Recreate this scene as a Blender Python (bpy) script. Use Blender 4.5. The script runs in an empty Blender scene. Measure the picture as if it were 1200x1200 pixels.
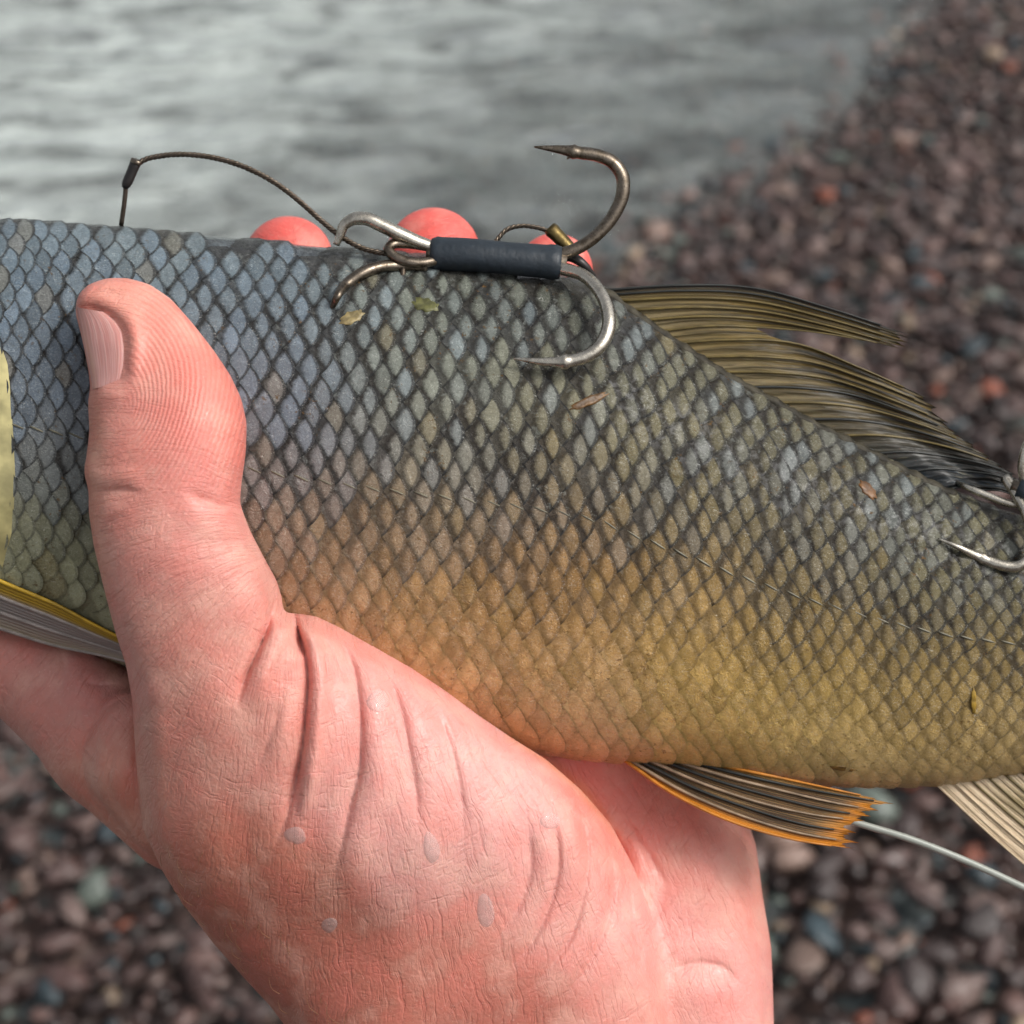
import bpy, math, random
import numpy as np
from mathutils import Matrix, Vector, Euler

random.seed(7)
RNG = np.random.default_rng(11)
scene = bpy.context.scene
COL = scene.collection

# ------------------------------------------------------------------ camera
CAM_H = 1.0
PITCH = math.radians(34.0)
KF = 0.6                      # frame width / distance
D0 = 0.25                     # distance of the fish's middle plane
PX = KF * D0 / 1200.0         # metres per photo pixel at D0
cam_data = bpy.data.cameras.new("camera")
cam = bpy.data.objects.new("camera", cam_data)
COL.objects.link(cam)
cam.location = (0, 0, CAM_H)
cam.rotation_euler = (math.pi / 2 - PITCH, 0, 0)
cam_data.sensor_width = 36.0
cam_data.lens = 36.0 / KF
cam_data.clip_start = 0.01
cam_data.clip_end = 3000
cam_data.dof.use_dof = True
cam_data.dof.focus_distance = 0.232
cam_data.dof.aperture_fstop = 25.0
scene.camera = cam

# ------------------------------------------------------------------ sky, sun, exposure
SUN_EL, SUN_AZ = math.radians(50), math.radians(108)     # azimuth clockwise from +Y
world = bpy.data.worlds.new("World")
scene.world = world
world.use_nodes = True
wn = world.node_tree.nodes
wl = world.node_tree.links
wn.clear()
sky = wn.new("ShaderNodeTexSky")
sky.sky_type = 'NISHITA'
sky.sun_disc = False
sky.sun_elevation = SUN_EL
sky.sun_rotation = SUN_AZ
sky.air_density = 1.0
sky.dust_density = 6.0
sky.ozone_density = 1.0
hs = wn.new("ShaderNodeHueSaturation")
hs.inputs["Saturation"].default_value = 0.22          # overcast: grey rather than blue
bg = wn.new("ShaderNodeBackground")
bg.inputs["Strength"].default_value = 0.135
wo = wn.new("ShaderNodeOutputWorld")
wl.new(sky.outputs[0], hs.inputs["Color"])
wl.new(hs.outputs[0], bg.inputs["Color"])
wl.new(bg.outputs[0], wo.inputs[0])
sun_d = bpy.data.lights.new("sun", 'SUN')
sun_d.energy = 1.5
sun_d.angle = math.radians(14)
sun_d.color = (1.0, 0.96, 0.9)
sun = bpy.data.objects.new("sun", sun_d)
COL.objects.link(sun)
sv = Vector((math.sin(SUN_AZ) * math.cos(SUN_EL), math.cos(SUN_AZ) * math.cos(SUN_EL), math.sin(SUN_EL)))
sun.rotation_euler = (-sv).to_track_quat('-Z', 'Y').to_euler()
sun.location = sv * 5
scene.view_settings.view_transform = 'Standard'
scene.view_settings.look = 'None'
scene.view_settings.exposure = 0.16
scene.view_settings.gamma = 1.0
scene.view_settings.use_curve_mapping = False
scene.cycles.max_bounces = 6
scene.cycles.transparent_max_bounces = 12
scene.cycles.caustics_reflective = False
scene.cycles.caustics_refractive = False

# ------------------------------------------------------------------ helpers
CAMROT = Matrix.Rotation(math.pi / 2 - PITCH, 4, 'X')
CAMM = Matrix.Translation((0, 0, CAM_H)) @ CAMROT


def lin(c):
    return tuple(((v / 255.0) / 12.92 if v / 255.0 <= 0.04045 else ((v / 255.0 + 0.055) / 1.055) ** 2.4) for v in c)


def P(p):
    """(px, py, z) -> metres in a frame turned like the camera; z = px towards the camera from the fish's middle plane."""
    p = np.asarray(p, dtype=float)
    d = D0 - p[..., 2] * PX
    k = KF * d / 1200.0
    return np.stack([(p[..., 0] - 600) * k, -(p[..., 1] - 600) * k, -d], axis=-1)


def tag(o, label=None, cat=None, group=None, kind=None):
    if label: o['label'] = label
    if cat: o['category'] = cat
    if group: o['group'] = group
    if kind: o['kind'] = kind
    return o


def add_attr(me, uv=None, col=None, extra=None):
    if uv is not None:
        lay = me.uv_layers.new(name="UVMap")
        vi = np.zeros(len(me.loops), dtype=np.int32)
        me.loops.foreach_get("vertex_index", vi)
        lay.data.foreach_set("uv", np.asarray(uv, dtype=np.float32)[vi].ravel())
    if col is not None:
        a = me.attributes.new("col", 'FLOAT_COLOR', 'POINT')
        c = np.asarray(col, dtype=np.float32)
        if c.shape[1] == 3:
            c = np.concatenate([c, np.ones((len(c), 1), np.float32)], axis=1)
        a.data.foreach_set("color", c.ravel())
    if extra:
        for nm, v in extra.items():
            v = np.asarray(v, dtype=np.float32)
            if v.ndim == 2:
                a = me.attributes.new(nm, 'FLOAT_VECTOR', 'POINT')
                a.data.foreach_set("vector", v.ravel())
            else:
                a = me.attributes.new(nm, 'FLOAT', 'POINT')
                a.data.foreach_set("value", v)


def raw_mesh(name, V, F, smooth=True):
    V = np.asarray(V, dtype=np.float32)
    me = bpy.data.meshes.new(name)
    if isinstance(F, np.ndarray):
        n, k = F.shape
        me.vertices.add(len(V))
        me.vertices.foreach_set("co", V.ravel())
        me.loops.add(n * k)
        me.loops.foreach_set("vertex_index", F.astype(np.int32).ravel())
        me.polygons.add(n)
        me.polygons.foreach_set("loop_start", np.arange(0, n * k, k, dtype=np.int32))
        me.polygons.foreach_set("loop_total", np.full(n, k, dtype=np.int32))
        me.update(calc_edges=True)
    else:
        me.from_pydata(V.tolist(), [], F)
        me.update()
    me.polygons.foreach_set("use_smooth", np.full(len(me.polygons), smooth, dtype=bool))
    return me


SHEETS = ("scale", "scale_cover", "thumbnail", "gill_cover", "iris", "pupil", "water_droplet", "weed_fleck")


def outward(name, V, F):
    """photo rows run downwards, so faces are checked once more in metres: solids outwards, sheets towards the viewer's side"""
    if isinstance(F, np.ndarray):
        A = F
    else:
        A = np.array([(f[0], f[1], f[2], f[3] if len(f) > 3 else f[2]) for f in F])
    a, b, c, d = V[A[:, 0]], V[A[:, 1]], V[A[:, 2]], V[A[:, -1]]
    n = np.cross(c - a, d - b) if A.shape[1] == 4 else np.cross(b - a, c - a)
    if name in SHEETS: sgn = n[:, 2].sum()
    else: sgn = (((a + c) / 2 - V.mean(0)) * n).sum()
    if sgn < 0:
        F = F[:, ::-1].copy() if isinstance(F, np.ndarray) else [tuple(f[::-1]) for f in F]
    return F


class Frame:
    """a thing built in photo pixels + depth: its Empty stands at a base point, its parts are children"""
    def __init__(self, name, base, label, cat, group=None):
        self.base = P(base)
        e = bpy.data.objects.new(name, None)
        e.empty_display_size = 0.01
        COL.objects.link(e)
        e.matrix_world = CAMM @ Matrix.Translation(Vector(self.base))
        tag(e, label, cat, group)
        self.root = e

    def part(self, name, V, F, mat, parent=None, uv=None, col=None, extra=None, smooth=True, kind=None):
        W = P(V) - self.base
        me = raw_mesh(name, W, outward(name, W, F), smooth)
        add_attr(me, uv, col, extra)
        me.materials.append(mat)
        o = bpy.data.objects.new(name, me)
        COL.objects.link(o)
        o.parent = parent or self.root
        if kind: o['kind'] = kind
        return o


def single(name, V, F, mat, label, cat, group=None, uv=None, col=None, extra=None, smooth=True):
    V = np.asarray(V, float)
    base = P(V.mean(0))
    W = P(V) - base
    me = raw_mesh(name, W, outward(name, W, F), smooth)
    add_attr(me, uv, col, extra)
    me.materials.append(mat)
    o = bpy.data.objects.new(name, me)
    COL.objects.link(o)
    o.matrix_world = CAMM @ Matrix.Translation(Vector(base))
    tag(o, label, cat, group)
    return o


def interp(x, xs, ys):
    """smooth (monotone-ish Catmull) interpolation"""
    xs = np.asarray(xs, float); ys = np.asarray(ys, float)
    m = np.gradient(ys, xs)
    x = np.asarray(x, float)
    i = np.clip(np.searchsorted(xs, x) - 1, 0, len(xs) - 2)
    h = xs[i + 1] - xs[i]
    t = np.clip((x - xs[i]) / h, 0, 1)
    t2, t3 = t * t, t * t * t
    return (2*t3 - 3*t2 + 1) * ys[i] + (t3 - 2*t2 + t) * h * m[i] + (-2*t3 + 3*t2) * ys[i+1] + (t3 - t2) * h * m[i+1]


def smoothpath(pts, n):
    """resample a control polyline as a smooth curve with n points"""
    pts = np.asarray(pts, float)
    d = np.r_[0, np.cumsum(np.linalg.norm(np.diff(pts[:, :3], axis=0), axis=1))]
    s = np.linspace(0, d[-1], n)
    return np.stack([interp(s, d, pts[:, k]) for k in range(pts.shape[1])], axis=1)


def tube(pts, rad, sides=10, caps=True):
    """verts, faces, uv for a tube along pts (already sampled) with radii rad"""
    pts = np.asarray(pts, float); rad = np.broadcast_to(np.asarray(rad, float), (len(pts),))
    T = np.gradient(pts, axis=0); T /= np.linalg.norm(T, axis=1)[:, None] + 1e-9
    n = np.cross(T[0], [0.3, 0.2, 1.0]); n /= np.linalg.norm(n)
    V, uv = [], []
    a = np.linspace(0, 2 * math.pi, sides, endpoint=False)
    for i in range(len(pts)):
        n = n - T[i] * n.dot(T[i]); n /= np.linalg.norm(n) + 1e-9
        b = np.cross(T[i], n)
        V.append(pts[i] + rad[i] * (np.cos(a)[:, None] * n + np.sin(a)[:, None] * b))
        uv.append(np.stack([np.full(sides, i / (len(pts) - 1)), a / (2 * math.pi)], 1))
    V = np.concatenate(V); uv = np.concatenate(uv)
    F = []
    for i in range(len(pts) - 1):
        for j in range(sides):
            F.append((i*sides + j, i*sides + (j+1) % sides, (i+1)*sides + (j+1) % sides, (i+1)*sides + j))
    if caps:
        F.append(tuple(range(sides - 1, -1, -1)))
        F.append(tuple((len(pts)-1)*sides + j for j in range(sides)))
    return V, F, uv


def merge(parts):
    V, F, uv, o = [], [], [], 0
    for v, f, u in parts:
        V.append(v); uv.append(u)
        F += [tuple(i + o for i in q) for q in f]
        o += len(v)
    return np.concatenate(V), F, np.concatenate(uv)


def polydist(q, poly):
    """distance of points q (N,2) to an open polyline, and the relative position along it"""
    best = np.full(len(q), 1e9); pos = np.zeros(len(q))
    seg = np.linalg.norm(np.diff(poly, axis=0), axis=1); cum = np.r_[0, np.cumsum(seg)]
    for i in range(len(poly) - 1):
        a, b = poly[i], poly[i+1]
        t = np.clip(((q - a) @ (b - a)) / (seg[i]**2 + 1e-9), 0, 1)
        d = np.linalg.norm(q - (a + t[:, None] * (b - a)), axis=1)
        m = d < best
        best[m] = d[m]; pos[m] = (cum[i] + t[m] * seg[i]) / cum[-1]
    return best, pos


def inside_poly(q, poly):
    c = np.zeros(len(q), bool)
    j = len(poly) - 1
    for i in range(len(poly)):
        a, b = poly[i], poly[j]
        with np.errstate(divide='ignore', invalid='ignore'):
            m = ((a[1] > q[:, 1]) != (b[1] > q[:, 1])) & (q[:, 0] < (b[0]-a[0]) * (q[:, 1]-a[1]) / (b[1]-a[1]) + a[0])
        c ^= m
        j = i
    return c


def colour_field(q, ctrl, sig):
    """soft colours from a few control points (x, y, sRGB[, alpha])"""
    W = np.zeros(len(q)); C = np.zeros((len(q), len(ctrl[0][2])))
    for x, y, c in ctrl:
        d2 = ((q[:, 0] - x)**2 + (q[:, 1] - y)**2)
        w = np.exp(-d2 / (2 * sig * sig)) + 1e-4 / (1 + d2 / (sig * sig))
        cc = list(lin(c[:3])) + list(c[3:])
        C += w[:, None] * np.array(cc); W += w
    return C / W[:, None]


# ------------------------------------------------------------------ materials
class NT:
    def __init__(self, name):
        self.m = bpy.data.materials.new(name); self.m.use_nodes = True
        self.t = self.m.node_tree; self.t.nodes.clear()
        self.out = self.n("ShaderNodeOutputMaterial")

    def n(self, typ, **kw):
        nd = self.t.nodes.new(typ)
        for k, v in kw.items():
            if hasattr(nd, k): setattr(nd, k, v)
        return nd

    def l(self, a, b): self.t.links.new(a, b)

    def val(self, sock, v):
        if isinstance(v, bpy.types.NodeSocket): self.l(v, sock)
        else: sock.default_value = v

    def math(self, op, a, b=0.0, c=None, clamp=False):
        nd = self.n("ShaderNodeMath", operation=op, use_clamp=clamp)
        self.val(nd.inputs[0], a); self.val(nd.inputs[1], b)
        if c is not None: self.val(nd.inputs[2], c)
        return nd.outputs[0]

    def smooth(self, x, lo, hi, a=0.0, b=1.0):
        nd = self.n("ShaderNodeMapRange", interpolation_type='SMOOTHSTEP')
        self.val(nd.inputs[0], x); self.val(nd.inputs[1], lo); self.val(nd.inputs[2], hi)
        self.val(nd.inputs[3], a); self.val(nd.inputs[4], b)
        return nd.outputs[0]

    def mix(self, f, a, b, mode='MIX'):
        nd = self.n("ShaderNodeMix", data_type='RGBA', blend_type=mode)
        self.val(nd.inputs[0], f)
        for s, v in ((nd.inputs[6], a), (nd.inputs[7], b)):
            if isinstance(v, tuple) and len(v) == 3: v = (*v, 1)
            self.val(s, v)
        return nd.outputs[2]

    def noise(self, vec, scale, detail=2.0, rough=0.5, dist=0.0):
        nd = self.n("ShaderNodeTexNoise")
        if vec is not None: self.l(vec, nd.inputs["Vector"])
        nd.inputs["Scale"].default_value = scale; nd.inputs["Detail"].default_value = detail
        nd.inputs["Roughness"].default_value = rough; nd.inputs["Distortion"].default_value = dist
        return nd.outputs[0]

    def attr(self, name): return self.n("ShaderNodeAttribute", attribute_name=name)

    def mapping(self, vec, scale=(1, 1, 1), rot=(0, 0, 0)):
        nd = self.n("ShaderNodeMapping")
        self.l(vec, nd.inputs[0]); nd.inputs["Scale"].default_value = scale; nd.inputs["Rotation"].default_value = rot
        return nd.outputs[0]

    def bump(self, h, strength, dist, normal=None):
        nd = self.n("ShaderNodeBump")
        nd.inputs["Strength"].default_value = strength; nd.inputs["Distance"].default_value = dist
        self.l(h, nd.inputs["Height"])
        if normal is not None: self.l(normal, nd.inputs["Normal"])
        return nd.outputs[0]

    def principled(self, color, rough=0.5, normal=None, **kw):
        b = self.n("ShaderNodeBsdfPrincipled")
        if isinstance(color, tuple) and len(color) == 3: color = (*color, 1)
        self.val(b.inputs["Base Color"], color); self.val(b.inputs["Roughness"], rough)
        for k, v in kw.items(): self.val(b.inputs[k], v)
        if normal is not None: self.l(normal, b.inputs["Normal"])
        self.l(b.outputs[0], self.out.inputs[0])
        return b


def mat_simple(name, c, rough=0.5, var=0.15, scale=400.0, bump=0.0, **kw):
    t = NT(name)
    tc = t.n("ShaderNodeTexCoord").outputs["Object"]
    nz = t.noise(tc, scale, 3.0)
    col = t.mix(t.smooth(nz, 0.3, 0.7), tuple(v * (1 - var) for v in c), tuple(min(1, v * (1 + var)) for v in c))
    nrm = t.bump(nz, bump, 0.0005) if bump else None
    t.principled(col, rough, nrm, **kw)
    return t.m


def mat_skin():
    t = NT("skin")
    a = t.attr("col")
    q = t.attr("pq").outputs["Vector"]            # skin coordinates in mm/8
    fine = t.noise(q, 0.11, 3.0, 0.6)
    blot = t.noise(q, 0.022, 3.0, 0.55)
    spk = t.noise(q, 0.35, 2.0, 0.6)
    c = t.mix(t.math('MULTIPLY', t.smooth(blot, 0.45, 0.72), 0.30), a.outputs["Color"], lin((230, 128, 116)))
    c = t.mix(t.math('MULTIPLY', t.smooth(blot, 0.55, 0.25), 0.30), c, lin((233, 190, 172)))
    c = t.mix(t.math('MULTIPLY', t.smooth(fine, 0.5, 0.75), 0.15), c, lin((196, 112, 100)))
    c = t.mix(t.math('MULTIPLY', t.smooth(spk, 0.62, 0.72), 0.25), c, lin((238, 196, 182)))
    # fine lines: stretched noises running along and across the fan of folds
    fl = t.attr("flow").outputs["Vector"]
    wn_ = t.n("ShaderNodeTexNoise"); t.l(q, wn_.inputs["Vector"]); wn_.inputs["Scale"].default_value = 0.014; wn_.inputs["Detail"].default_value = 3.0
    sc_ = t.n("ShaderNodeVectorMath", operation='SCALE'); t.l(wn_.outputs[1], sc_.inputs[0]); sc_.inputs[3].default_value = 26.0
    fa = t.n("ShaderNodeVectorMath", operation='ADD'); t.l(fl, fa.inputs[0]); t.l(sc_.outputs[0], fa.inputs[1])
    flw = fa.outputs[0]
    w1 = t.noise(t.mapping(flw, (0.24, 0.020, 0.03)), 1.0, 3.0, 0.62, 0.3)
    w2 = t.noise(t.mapping(flw, (0.028, 0.17, 0.03), (0, 0, 0.25)), 1.0, 3.0, 0.6, 0.6)
    m1 = t.smooth(t.noise(q, 0.012, 2.0), 0.35, 0.65)
    vo = t.n("ShaderNodeTexVoronoi", feature='DISTANCE_TO_EDGE')
    wq = t.n("ShaderNodeVectorMath", operation='ADD')
    t.l(t.mapping(flw, (0.10, 0.075, 0.05)), wq.inputs[0]); t.l(wn_.outputs[1], wq.inputs[1])
    t.l(wq.outputs[0], vo.inputs["Vector"]); vo.inputs["Scale"].default_value = 1.0
    cell = t.smooth(vo.outputs["Distance"], 0.0, 0.2)
    ln = t.math('ADD', t.math('MULTIPLY', t.smooth(w1, 0.28, 0.5), 0.45), t.math('MULTIPLY', t.math('MULTIPLY', t.smooth(w2, 0.28, 0.48), m1), 0.35))
    ln = t.math('ADD', ln, t.math('MULTIPLY', cell, 0.10))
    c = t.mix(t.smooth(w1, 0.42, 0.28, 0.0, 0.22), c, lin((206, 112, 100)))
    c = t.mix(t.math('MULTIPLY', t.smooth(w2, 0.40, 0.28, 0.0, 0.16), m1), c, lin((190, 106, 98)))
    fp = t.attr("fp"); fm = t.attr("fpmask")
    ridge = t.math('SINE', t.math('ADD', t.math('MULTIPLY', fp.outputs["Fac"], 2 * math.pi / 5.2), t.math('MULTIPLY', fine, 3.0)))
    rm = t.math('MULTIPLY', ridge, fm.outputs["Fac"])
    c = t.mix(t.math('MULTIPLY', t.smooth(rm, 0.1, -0.9), 0.30), c, lin((214, 108, 92)))
    ln2 = t.math('MULTIPLY', ln, t.math('SUBTRACT', 1.0, t.math('MULTIPLY', fm.outputs["Fac"], 0.7)))
    n1 = t.bump(ln2, 0.5, 0.0005)
    n2 = t.bump(rm, 0.30, 0.00012, n1)
    pore = t.n("ShaderNodeTexVoronoi"); t.l(t.mapping(q, (0.2, 0.2, 0.2)), pore.inputs["Vector"]); pore.inputs["Scale"].default_value = 1.0
    n3 = t.bump(t.math('ADD', spk, t.math('MULTIPLY', pore.outputs["Distance"], 0.7)), 0.28, 0.00022, n2)
    rg = t.smooth(blot, 0.3, 0.7, 0.5, 0.36)
    t.principled(c, rg, n3, **{"Subsurface Weight": 0.22, "Subsurface Radius": (1.0, 0.38, 0.22), "Subsurface Scale": 0.0022,
                               "Specular IOR Level": 0.4, "Coat Weight": t.smooth(spk, 0.5, 0.7, 0.0, 0.35), "Coat Roughness": 0.16})
    return t.m


def mat_scale():
    t = NT("fish_scale")
    a = t.attr("col")
    uv = t.n("ShaderNodeUVMap").outputs[0]
    sp = t.n("ShaderNodeSeparateXYZ"); t.l(uv, sp.inputs[0])
    s, tt = sp.outputs[0], sp.outputs[1]
    q = t.attr("pq").outputs["Vector"]
    nz = t.noise(q, 0.16, 3.0, 0.6)
    big = t.noise(q, 0.02, 2.0, 0.5)
    sn = t.math('ADD', s, t.math('MULTIPLY', t.math('SUBTRACT', nz, 0.5), 0.16))
    tsq = t.math('MULTIPLY', tt, tt)
    lw = t.attr("lens").outputs["Fac"]
    left = t.math('ADD', t.math('SUBTRACT', 0.70, lw), t.math('MULTIPLY', tsq, t.attr("lensk").outputs["Fac"]))
    lens = t.smooth(t.math('SUBTRACT', sn, left), -0.08, 0.08)
    rim = t.smooth(s, 0.905, 0.96)
    rim2 = t.smooth(s, 0.965, 0.995)
    pig = a.outputs["Alpha"]
    dark = t.mix(1.0, a.outputs["Color"], lin((132, 126, 122)), 'MULTIPLY')
    dark = t.mix(0.4, dark, lin((74, 72, 70)))
    dark = t.mix(t.smooth(t.math('SUBTRACT', s, left), -0.22, -0.02), dark, t.mix(1.0, dark, lin((176, 168, 160)), 'MULTIPLY'))
    mot = t.noise(q, 0.09, 4.0, 0.65, 0.5)
    dark = t.mix(t.smooth(mot, 0.48, 0.68, 0.0, 0.6), dark, t.mix(1.0, dark, (0.4, 0.4, 0.42), 'MULTIPLY'))
    dark = t.mix(t.smooth(mot, 0.44, 0.30, 0.0, 0.5), dark, lin((128, 132, 128)))
    c = t.mix(t.math('MULTIPLY', t.math('SUBTRACT', 1.0, lens), pig), a.outputs["Color"], dark)
    c = t.mix(t.math('MULTIPLY', t.math('MULTIPLY', rim, pig), 0.85), c, lin((34, 34, 34)))
    # radial striae
    ang = t.math('DIVIDE', tt, t.math('ADD', s, -0.18))
    cv = t.n("ShaderNodeCombineXYZ"); t.l(t.math('MULTIPLY', ang, 6.5), cv.inputs[0]); t.l(t.math('MULTIPLY', s, 2.2), cv.inputs[1]); t.l(t.math('MULTIPLY', big, 400.0), cv.inputs[2])
    stn = t.noise(cv.outputs[0], 1.0, 2.0, 0.6)
    st = t.math('MULTIPLY', t.math('SUBTRACT', stn, 0.5), 4.0)
    c = t.mix(t.smooth(stn, 0.53, 0.72, 0.0, 0.45), c, t.mix(1.0, c, (0.42, 0.42, 0.42), 'MULTIPLY'))
    c = t.mix(t.math('MULTIPLY', t.smooth(stn, 0.44, 0.27, 0.0, 0.40), lens), c, lin((216, 218, 212)))
    c = t.mix(t.smooth(nz, 0.5, 0.72, 0.0, 0.35), c, t.mix(1.0, c, (0.55, 0.53, 0.5), 'MULTIPLY'))
    c = t.mix(t.math('MULTIPLY', t.smooth(t.noise(q, 0.45, 2.0, 0.7), 0.55, 0.75, 0.0, 0.35), lens), c, lin((206, 206, 196)))
    # stains
    c = t.mix(t.math('MULTIPLY', t.smooth(nz, 0.60, 0.70), t.smooth(big, 0.5, 0.62, 0.0, 0.7)), c, lin((104, 74, 30)))
    gr = t.math('SINE', t.math('MULTIPLY', s, 70.0))
    h = t.math('ADD', t.math('MULTIPLY', st, 0.5), t.math('MULTIPLY', gr, 0.06))
    h = t.math('ADD', h, t.math('MULTIPLY', nz, 1.6))
    h = t.math('ADD', h, t.math('MULTIPLY', mot, t.smooth(s, 0.42, 0.62, 14.0, 2.6)))
    n1 = t.bump(h, 0.6, 0.0002)
    t.principled(c, t.smooth(nz, 0.3, 0.7, 0.26, 0.42), n1,
                 **{"Metallic": 0.0, "Specular IOR Level": 0.22, "Coat Weight": t.smooth(mot, 0.46, 0.66, 0.04, 0.7), "Coat Roughness": 0.09})
    return t.m


def mat_body():
    t = NT("fish_skin")
    a = t.attr("col"); q = t.attr("pq").outputs["Vector"]
    nz = t.noise(q, 0.06, 4.0, 0.65, 0.6); n2 = t.noise(q, 0.22, 3.0, 0.6)
    vb = t.n("ShaderNodeTexVoronoi", feature='SMOOTH_F1'); t.l(t.mapping(q, (0.045, 0.07, 0.05)), vb.inputs["Vector"]); vb.inputs["Scale"].default_value = 1.0
    c = t.mix(t.smooth(nz, 0.40, 0.62), t.mix(1.0, a.outputs["Color"], (0.4, 0.4, 0.42), 'MULTIPLY'), a.outputs["Color"])
    c = t.mix(t.math('MULTIPLY', t.smooth(n2, 0.60, 0.75), 0.3), c, lin((170, 178, 172)))
    h = t.math('ADD', t.math('ADD', nz, t.math('MULTIPLY', n2, 0.5)), t.math('MULTIPLY', vb.outputs["Distance"], -0.8))
    t.principled(c, 0.3, t.bump(t.math('MULTIPLY', h, t.attr("wrinkle").outputs["Fac"]), 0.9, 0.0022), **{"Coat Weight": 0.7, "Coat Roughness": 0.1})
    return t.m


def mat_fin(name, stripe=14.0, dark=(44, 42, 38)):
    t = NT(name)
    a = t.attr("col")
    uv = t.n("ShaderNodeUVMap").outputs[0]
    sp = t.n("ShaderNodeSeparateXYZ"); t.l(uv, sp.inputs[0])
    nz = t.noise(t.mapping(uv, (3.5, 46, 1)), 1.0, 3.0)
    st = t.math('SINE', t.math('ADD', t.math('MULTIPLY', sp.outputs[1], 2 * math.pi * stripe), t.math('MULTIPLY', nz, 6.0)))
    f = t.math('MULTIPLY', t.math('ADD', t.math('MULTIPLY', t.smooth(st, -0.3, 0.7), 0.7), t.smooth(nz, 0.42, 0.6, 0.0, 0.75), clamp=True), a.outputs["Alpha"])
    c = t.mix(f, a.outputs["Color"], lin(dark))
    c = t.mix(t.math('MULTIPLY', t.smooth(nz, 0.40, 0.25), 0.35), c, t.mix(0.4, c, lin((178, 164, 116))))
    b = t.principled(c, 0.36, t.bump(st, 0.5, 0.0004), **{"Coat Weight": 0.08, "Coat Roughness": 0.25, "Specular IOR Level": 0.25, "Subsurface Weight": 0.05, "Subsurface Scale": 0.001})
    return t.m


def mat_metal(name, c, rough, spots=0.3):
    t = NT(name)
    tc = t.n("ShaderNodeTexCoord").outputs["Object"]
    nz = t.noise(tc, 700.0, 4.0, 0.7); n2 = t.noise(tc, 2600.0, 3.0, 0.6)
    col = t.mix(t.smooth(nz, 0.45, 0.65, 0.0, spots), c, lin((70, 60, 46)))
    t.principled(col, t.smooth(n2, 0.3, 0.7, rough * 0.7, rough * 1.3), t.bump(n2, 0.3, 0.00008), **{"Metallic": 1.0})
    return t.m


def mat_pebble():
    t = NT("pebble_stone")
    a = t.attr("col")
    oi = t.n("ShaderNodeObjectInfo")
    tc = t.n("ShaderNodeTexCoord").outputs["Object"]
    n1 = t.noise(tc, 60.0, 4.0, 0.6); n2 = t.noise(tc, 400.0, 2.0)
    c = t.mix(t.smooth(n1, 0.4, 0.7, 0.0, 0.55), a.outputs["Color"], t.mix(1.0, a.outputs["Color"], (0.45, 0.42, 0.42), 'MULTIPLY'))
    c = t.mix(t.smooth(n2, 0.6, 0.75, 0.0, 0.3), c, lin((150, 138, 130)))
    t.principled(c, t.smooth(n1, 0.3, 0.7, 0.28, 0.5), t.bump(n2, 0.3, 0.001), **{"Coat Weight": 0.25, "Coat Roughness": 0.2})
    return t.m


def mat_pebble_obj():
    t = NT("pebble_stone_single")
    oi = t.n("ShaderNodeObjectInfo")
    tc = t.n("ShaderNodeTexCoord").outputs["Object"]
    n1 = t.noise(tc, 1.6, 4.0, 0.6); n2 = t.noise(tc, 9.0, 2.0)
    c0 = oi.outputs["Color"]
    c = t.mix(t.smooth(n1, 0.4, 0.7, 0.0, 0.5), c0, t.mix(1.0, c0, (0.5, 0.46, 0.46), 'MULTIPLY'))
    c = t.mix(t.smooth(n2, 0.6, 0.75, 0.0, 0.3), c, lin((150, 138, 130)))
    t.principled(c, t.smooth(n1, 0.3, 0.7, 0.28, 0.5), t.bump(n2, 0.3, 0.02), **{"Coat Weight": 0.25, "Coat Roughness": 0.2})
    return t.m


def mat_ground():
    t = NT("wet_shingle")
    tc = t.n("ShaderNodeTexCoord").outputs["Object"]
    vo = t.n("ShaderNodeTexVoronoi"); t.l(tc, vo.inputs["Vector"]); vo.inputs["Scale"].default_value = 38.0
    hsv = t.n("ShaderNodeSeparateColor"); t.l(vo.outputs["Color"], hsv.inputs[0])
    c = t.mix(hsv.outputs[0], lin((38, 29, 27)), lin((92, 74, 68)))
    c = t.mix(t.smooth(hsv.outputs[1], 0.75, 0.9), c, lin((84, 92, 92)))
    t.principled(c, 0.5, t.bump(vo.outputs["Distance"], 1.0, -0.02))
    return t.m


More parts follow.
